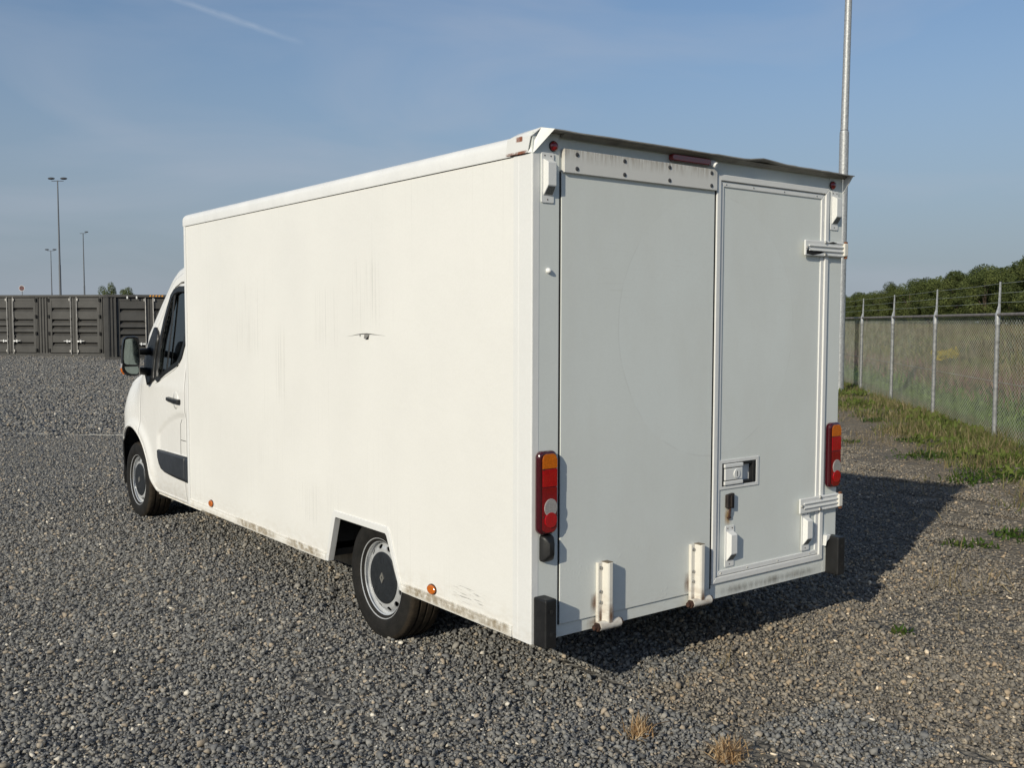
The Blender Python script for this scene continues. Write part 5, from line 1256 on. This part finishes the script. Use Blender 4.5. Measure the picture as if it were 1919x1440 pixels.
# broad low leaves in patches
s, t, x, y, P = zone(26000, -9, 36, -1.25, 0.3); k = (vnoise(x, y, 1.1, 31) > 0.62) & (r.uniform(size=len(s)) < 0.8); P = P[k]; P[:, 2] += r.uniform(0, 0.10, len(P)); n = len(P)
parts.append(blades(P, r.uniform(0.04, 0.09, n), r.uniform(0.03, 0.055, n), 0.9, pick([(0.12, 0.16, 0.032), (0.145, 0.18, 0.042), (0.10, 0.135, 0.03)], n, r), 3))
stuff('verge_grass', parts, 'green and dry grass growing along the foot of the wire fence', 'grass', MT['blade'])
# scattered straw lying on the earth
s, t, x, y, P = zone(16000, -9, 30, -3.2, -0.4); k = r.uniform(size=len(s)) < np.clip(smooth01(0.40, 0.66, vnoise(x, y, 1.3, 41)) * smooth01(-3.2, -1.9, t), 0, 1); P = P[k]; P[:, 2] += r.uniform(0.004, 0.03, len(P)); n = len(P)
v, f, c = blades(P, r.uniform(0.05, 0.16, n), r.uniform(0.004, 0.009, n), 1.3, pick(STRAW, n, r), 4)
P2 = []
for cxp, cyp, m_ in ((1480, 1240, 40), (1760, 1105, 50), (1340, 1255, 30), (1820, 1170, 20), (1700, 1320, 16), (1250, 1290, 12)):
    g = on_ground(cxp, cyp); a = np.stack([g[0] + r.normal(0, 0.09, m_), g[1] + r.normal(0, 0.06, m_)], -1); P2.append(np.concatenate([a, ground_z(a[:, 0], a[:, 1])[:, None] + r.uniform(0.012, 0.03, (m_, 1))], 1))
P2 = np.concatenate(P2); n = len(P2); v2 = blades(P2, r.uniform(0.04, 0.12, n), r.uniform(0.002, 0.0045, n), 1.4, pick(STRAW, n, r), 5)
stuff('dead_straw', [(v, f, c), v2], 'dry straw littering the bare earth before the fence', 'straw', MT['blade'])
# ditch: dense low green growth; bank: brown-purple herbs, then tall olive grass
parts = []
s, t, x, y, P = zone(60000, -12, 70, 0.45, 2.9); n = len(P)
parts.append(blades(P, r.uniform(0.05, 0.16, n), r.uniform(0.03, 0.06, n), 0.7, pick([(0.13, 0.20, 0.05), (0.155, 0.225, 0.06), (0.11, 0.175, 0.045)], n, r), 6))
s, t, x, y, P = zone(26000, -12, 90, 2.7, 5.4); n = len(P)
mixp = r.uniform(size=n) < np.clip(1.25 - np.abs(t - 3.5) * 0.5, 0, 1) * 0.8
parts.append(blades(P, r.uniform(0.12, 0.34, n), r.uniform(0.02, 0.045, n), 0.6, np.where(mixp[:, None], pick(PURP, n, r), pick(OLIVE, n, r)), 7))
s, t, x, y, P = zone(38000, -12, 170, 4.6, 25); n = len(P)
hue = vnoise(x, y, 0.28, 51)[:, None]
parts.append(blades(P, r.uniform(0.2, 0.5, n), r.uniform(0.05, 0.12, n), 0.55, np.where(hue + r.normal(0, 0.12, (n, 1)) > 0.5, pick(STRAW, n, r) * 0.7, pick(OLIVE, n, r)), 8))
stuff('meadow_growth', parts, 'green ditch growth and tall olive and purple-brown herbs beyond the fence', 'meadow', MT['blade'])
# yellow flower patch
g = None
fl = []
for _ in range(260):
    px_, py_ = 1768 + r.normal(0, 14), 672 + r.normal(0, 4)
    px_, py_ = 1745 + 50 * r.uniform() , 0
    py_ = 678 - (px_ - 1745) * 0.18 + r.normal(0, 3.2)
    p_ = on_ground(px_, py_ + 11); fl.append(p_)
fl = np.array(fl); fl[:, 2] += r.uniform(0.25, 0.5, len(fl)); n = len(fl)
v = blades(fl, r.uniform(0.08, 0.16, n), r.uniform(0.06, 0.12, n), 0.9, pick([(0.42, 0.31, 0.03), (0.34, 0.27, 0.04)], n, r), 9)
stuff('yellow_flowers', [v], 'patch of yellow flowers in the meadow behind the fence', 'flowers', MT['blade'])

# ---- single plants in the gravel
def weed(px_, py_, rad, n, hgt, label, dry=False, name='weed_plant', cat='weed', dens=1.0, stem=0.0):
    g = on_ground(px_, py_); rs = np.random.default_rng(int(px_ * 7 + py_))
    a = rs.normal(0, rad * 0.5, (n, 2)); P = np.stack([a[:, 0], a[:, 1], np.zeros(n)], -1)
    root = empty(name, (float(g[0]), float(g[1]), float(g[2])), label, cat, 'single plants in the gravel')
    if dry:
        P[:, :2] *= 0.35
        v, f, c = blades(P, rs.uniform(0.5, 1.0, n) * hgt, rs.uniform(0.004, 0.008, n), 0.8, pick([(0.60, 0.42, 0.23), (0.48, 0.31, 0.16), (0.68, 0.52, 0.33)], n, rs), int(px_), 0.5)
        nm = 'dry_blades'
    else:
        P[:, 2] = np.abs(rs.normal(0, hgt * 0.35, n)) * np.exp(-(np.hypot(a[:, 0], a[:, 1]) / rad) ** 2)
        v, f, c = blades(P, rs.uniform(0.025, 0.055, n) * dens, rs.uniform(0.014, 0.030, n) * dens, 0.95, pick([(0.06, 0.115, 0.018), (0.08, 0.135, 0.025), (0.045, 0.085, 0.016), (0.10, 0.13, 0.03)], n, rs), int(px_))
        nm = 'leaves'
    o = bpy.data.objects.new(nm, fast_mesh(nm, v, f, MT['leaf'], colors=c)); link(o, root)
    st = MB()
    for k in range(5 if not dry else 3):
        st.tube([(0, 0, -0.01), (rs.normal(0, rad * 0.15), rs.normal(0, rad * 0.15), max(hgt * 0.35, 0.02)), (rs.normal(0, rad * 0.3), rs.normal(0, rad * 0.3), max(hgt * 0.7, 0.03) + stem)], 0.0025, 5)
    st.build('stem', MT['bark'], root)
    return root
weed(1195, 1382, 0.13, 150, 0.11, 'small dry tan grass tuft nearest the bottom centre of the gravel', True, 'dry_tuft', 'grass tuft')
weed(1362, 1424, 0.17, 220, 0.115, 'larger dry tan grass tuft at the bottom edge of the gravel', True, 'dry_tuft', 'grass tuft')
weed(1690, 1190, 0.055, 26, 0.04, 'tiny bright green sprig alone in the gravel behind the van', dens=0.9)
weed(1908, 1008, 0.20, 150, 0.07, 'low green weed at the right edge of the gravel')
weed(1792, 1024, 0.12, 46, 0.04, 'small green weed just beyond the tip of the shadow edge')
weed(1842, 1026, 0.14, 60, 0.05, 'thin straggly weed between two green weeds on the gravel')
weed(1812, 905, 0.26, 260, 0.22, 'upright leafy weed standing at the tip of the van shadow', stem=0.16)
weed(1735, 858, 0.36, 320, 0.10, 'spreading green weed with dry stalks before the second fence post')
weed(1640, 790, 0.26, 180, 0.06, 'small round weed nearest the van on the bare earth')
weed(1703, 828, 0.2, 110, 0.05, 'low dark weed among the straw before the fence')
weed(1880, 895, 0.40, 330, 0.09, 'broad green weed patch below the nearest fence post')
weed(1905, 868, 0.38, 300, 0.10, 'dense leafy weed right at the frame edge by the fence')
weed(1800, 858, 0.30, 200, 0.07, 'weed patch between the spreading weed and the nearest fence post')
weed(1592, 830, 0.18, 70, 0.05, 'faint little weed beside the right tail light')

# ---- trees
def crown_mesh(name, seed, n, H_, R_, base=0.25, pal=None, q0=0.16, q1=0.34):
    rs = np.random.default_rng(seed); pal = pal or [(0.135, 0.16, 0.05), (0.115, 0.14, 0.044), (0.155, 0.18, 0.062), (0.095, 0.12, 0.04)]
    nl = 34; C = []
    for k in range(nl):
        a, u = rs.uniform(0, 2 * math.pi), rs.uniform(0, 1); zz = base * H_ + (H_ * 0.93 - base * H_) * u
        rad = R_ * (math.sin(math.pi * (0.12 + 0.80 * u)) ** 0.7) * rs.uniform(0.35, 0.85)
        C.append((rad * math.cos(a), rad * math.sin(a), zz, rs.uniform(0.20, 0.34) * R_))
    C = np.array(C); w_ = C[:, 3] ** 2; ci = rs.choice(nl, n, p=w_ / w_.sum())
    d = rs.normal(size=(n, 3)); d /= np.linalg.norm(d, axis=1)[:, None]; rad = C[ci, 3] * rs.uniform(0.55, 1.12, n) ** 0.6
    P = C[ci, :3] + d * rad[:, None] * np.array([1, 1, 0.8])
    nn = d + rs.normal(0, 0.55, (n, 3)) + np.array([0, 0, 0.4]); nn /= np.linalg.norm(nn, axis=1)[:, None]
    a_ = np.cross(nn, rs.normal(size=(n, 3))); a_ /= np.linalg.norm(a_, axis=1)[:, None]; b_ = np.cross(nn, a_)
    sz = rs.uniform(q0, q1, n)[:, None] * 0.5
    V = np.stack([P - a_ * sz, P + b_ * sz * 0.62 + a_ * sz * 0.1, P + a_ * sz * 1.1, P - b_ * sz * 0.55], 1).reshape(-1, 3)
    F = np.arange(n)[:, None] * 4 + np.array([[0, 1, 2, 3]])
    col = pick(pal, nl, rs, 0.18)[ci] * rs.uniform(0.8, 1.2, (n, 1))
    me = fast_mesh(name, V, F, MT['leaf'], colors=np.repeat(col, 4, axis=0)); return me, C
def trunk_mb(seed, H_, C):
    rs = np.random.default_rng(seed); m = MB(); r0 = 0.028 * H_
    m.tube([(0, 0, -0.3), (0.02, 0.01, H_ * 0.2), (rs.normal(0, 0.04) * H_ * 0.4, rs.normal(0, 0.04) * H_ * 0.4, H_ * 0.5), (0, 0, H_ * 0.8)], [r0 * 1.3, r0, r0 * 0.7, r0 * 0.2], 8)
    for c in C[:9]: m.tube([(0, 0, min(c[2] * 0.55, H_ * 0.5)), (c[0] * 0.5, c[1] * 0.5, c[2] * 0.8), tuple(c[:3])], [r0 * 0.5, r0 * 0.3, r0 * 0.1], 5)
    return m
kinds = []
for k in range(4):
    me, C = crown_mesh('crown', 60 + k, 11000, 7.0, 3.0, 0.16, None, 0.11, 0.25)
    tm = trunk_mb(80 + k, 7.0, C); tme = raw_mesh('trunk', tm.v, tm.f, MT['bark']); kinds.append((me, tme))
def plant_tree(x, y, z, sc, rz, kind, label, group, name='tree', scz=1.0):
    t = empty(name, (x, y, z), label, 'tree', group, rz); t.scale = (sc, sc, sc * scz)
    for nm, me in zip(('crown', 'trunk'), kinds[kind]):
        o = bpy.data.objects.new(nm, me); COL.objects.link(o); o.parent = t
    return t
rt = np.random.default_rng(5); i = 0
for row, (t_, ofs) in enumerate(((24.5, 0.0), (28.5, 2.0))):
    for s_ in np.arange(66 + ofs, 170, 4.0 + row * 0.6):
        ss_ = s_ + rt.normal(0, 0.6); q = fence_pos(ss_, t_ + rt.normal(0, 0.7)); z = float(ground_z(*q)) - 0.15
        hh = (0.80 + 0.05 * row) * rt.uniform(0.95, 1.06) * (1.0 if ss_ < 120 else 0.86)
        if row == 0 and i == 1: hh *= 1.1
        plant_tree(float(q[0]), float(q[1]), z, hh * 1.0, rt.uniform(0, 6.28), i % 4, 'broad green tree in the dense wood beyond the wire fence', 'trees of the wood beyond the fence'); i += 1
for px_, top, dist, lab, kd, sc in ((203, 537, 100, 'rounder dark green tree top showing above the left container', 0, 0.62), (238, 541.5, 108, 'lower bushy green tree top beside the rounder one above the container', 2, 0.62)):
    q = at_dist(px_, dist); zt = CAMP[2] + (602.5 - top) / FPX * dist * cosx(px_); plant_tree(float(q[0]), float(q[1]), float(ground_z(*q)), zt / 7.0 * 0.54, 0.6 + kd, kd, lab, None, scz=1.86)
for o in list(COL.objects):
    if o.get('category') == 'tree' and 'group' in o and not o['group']: del o['group']
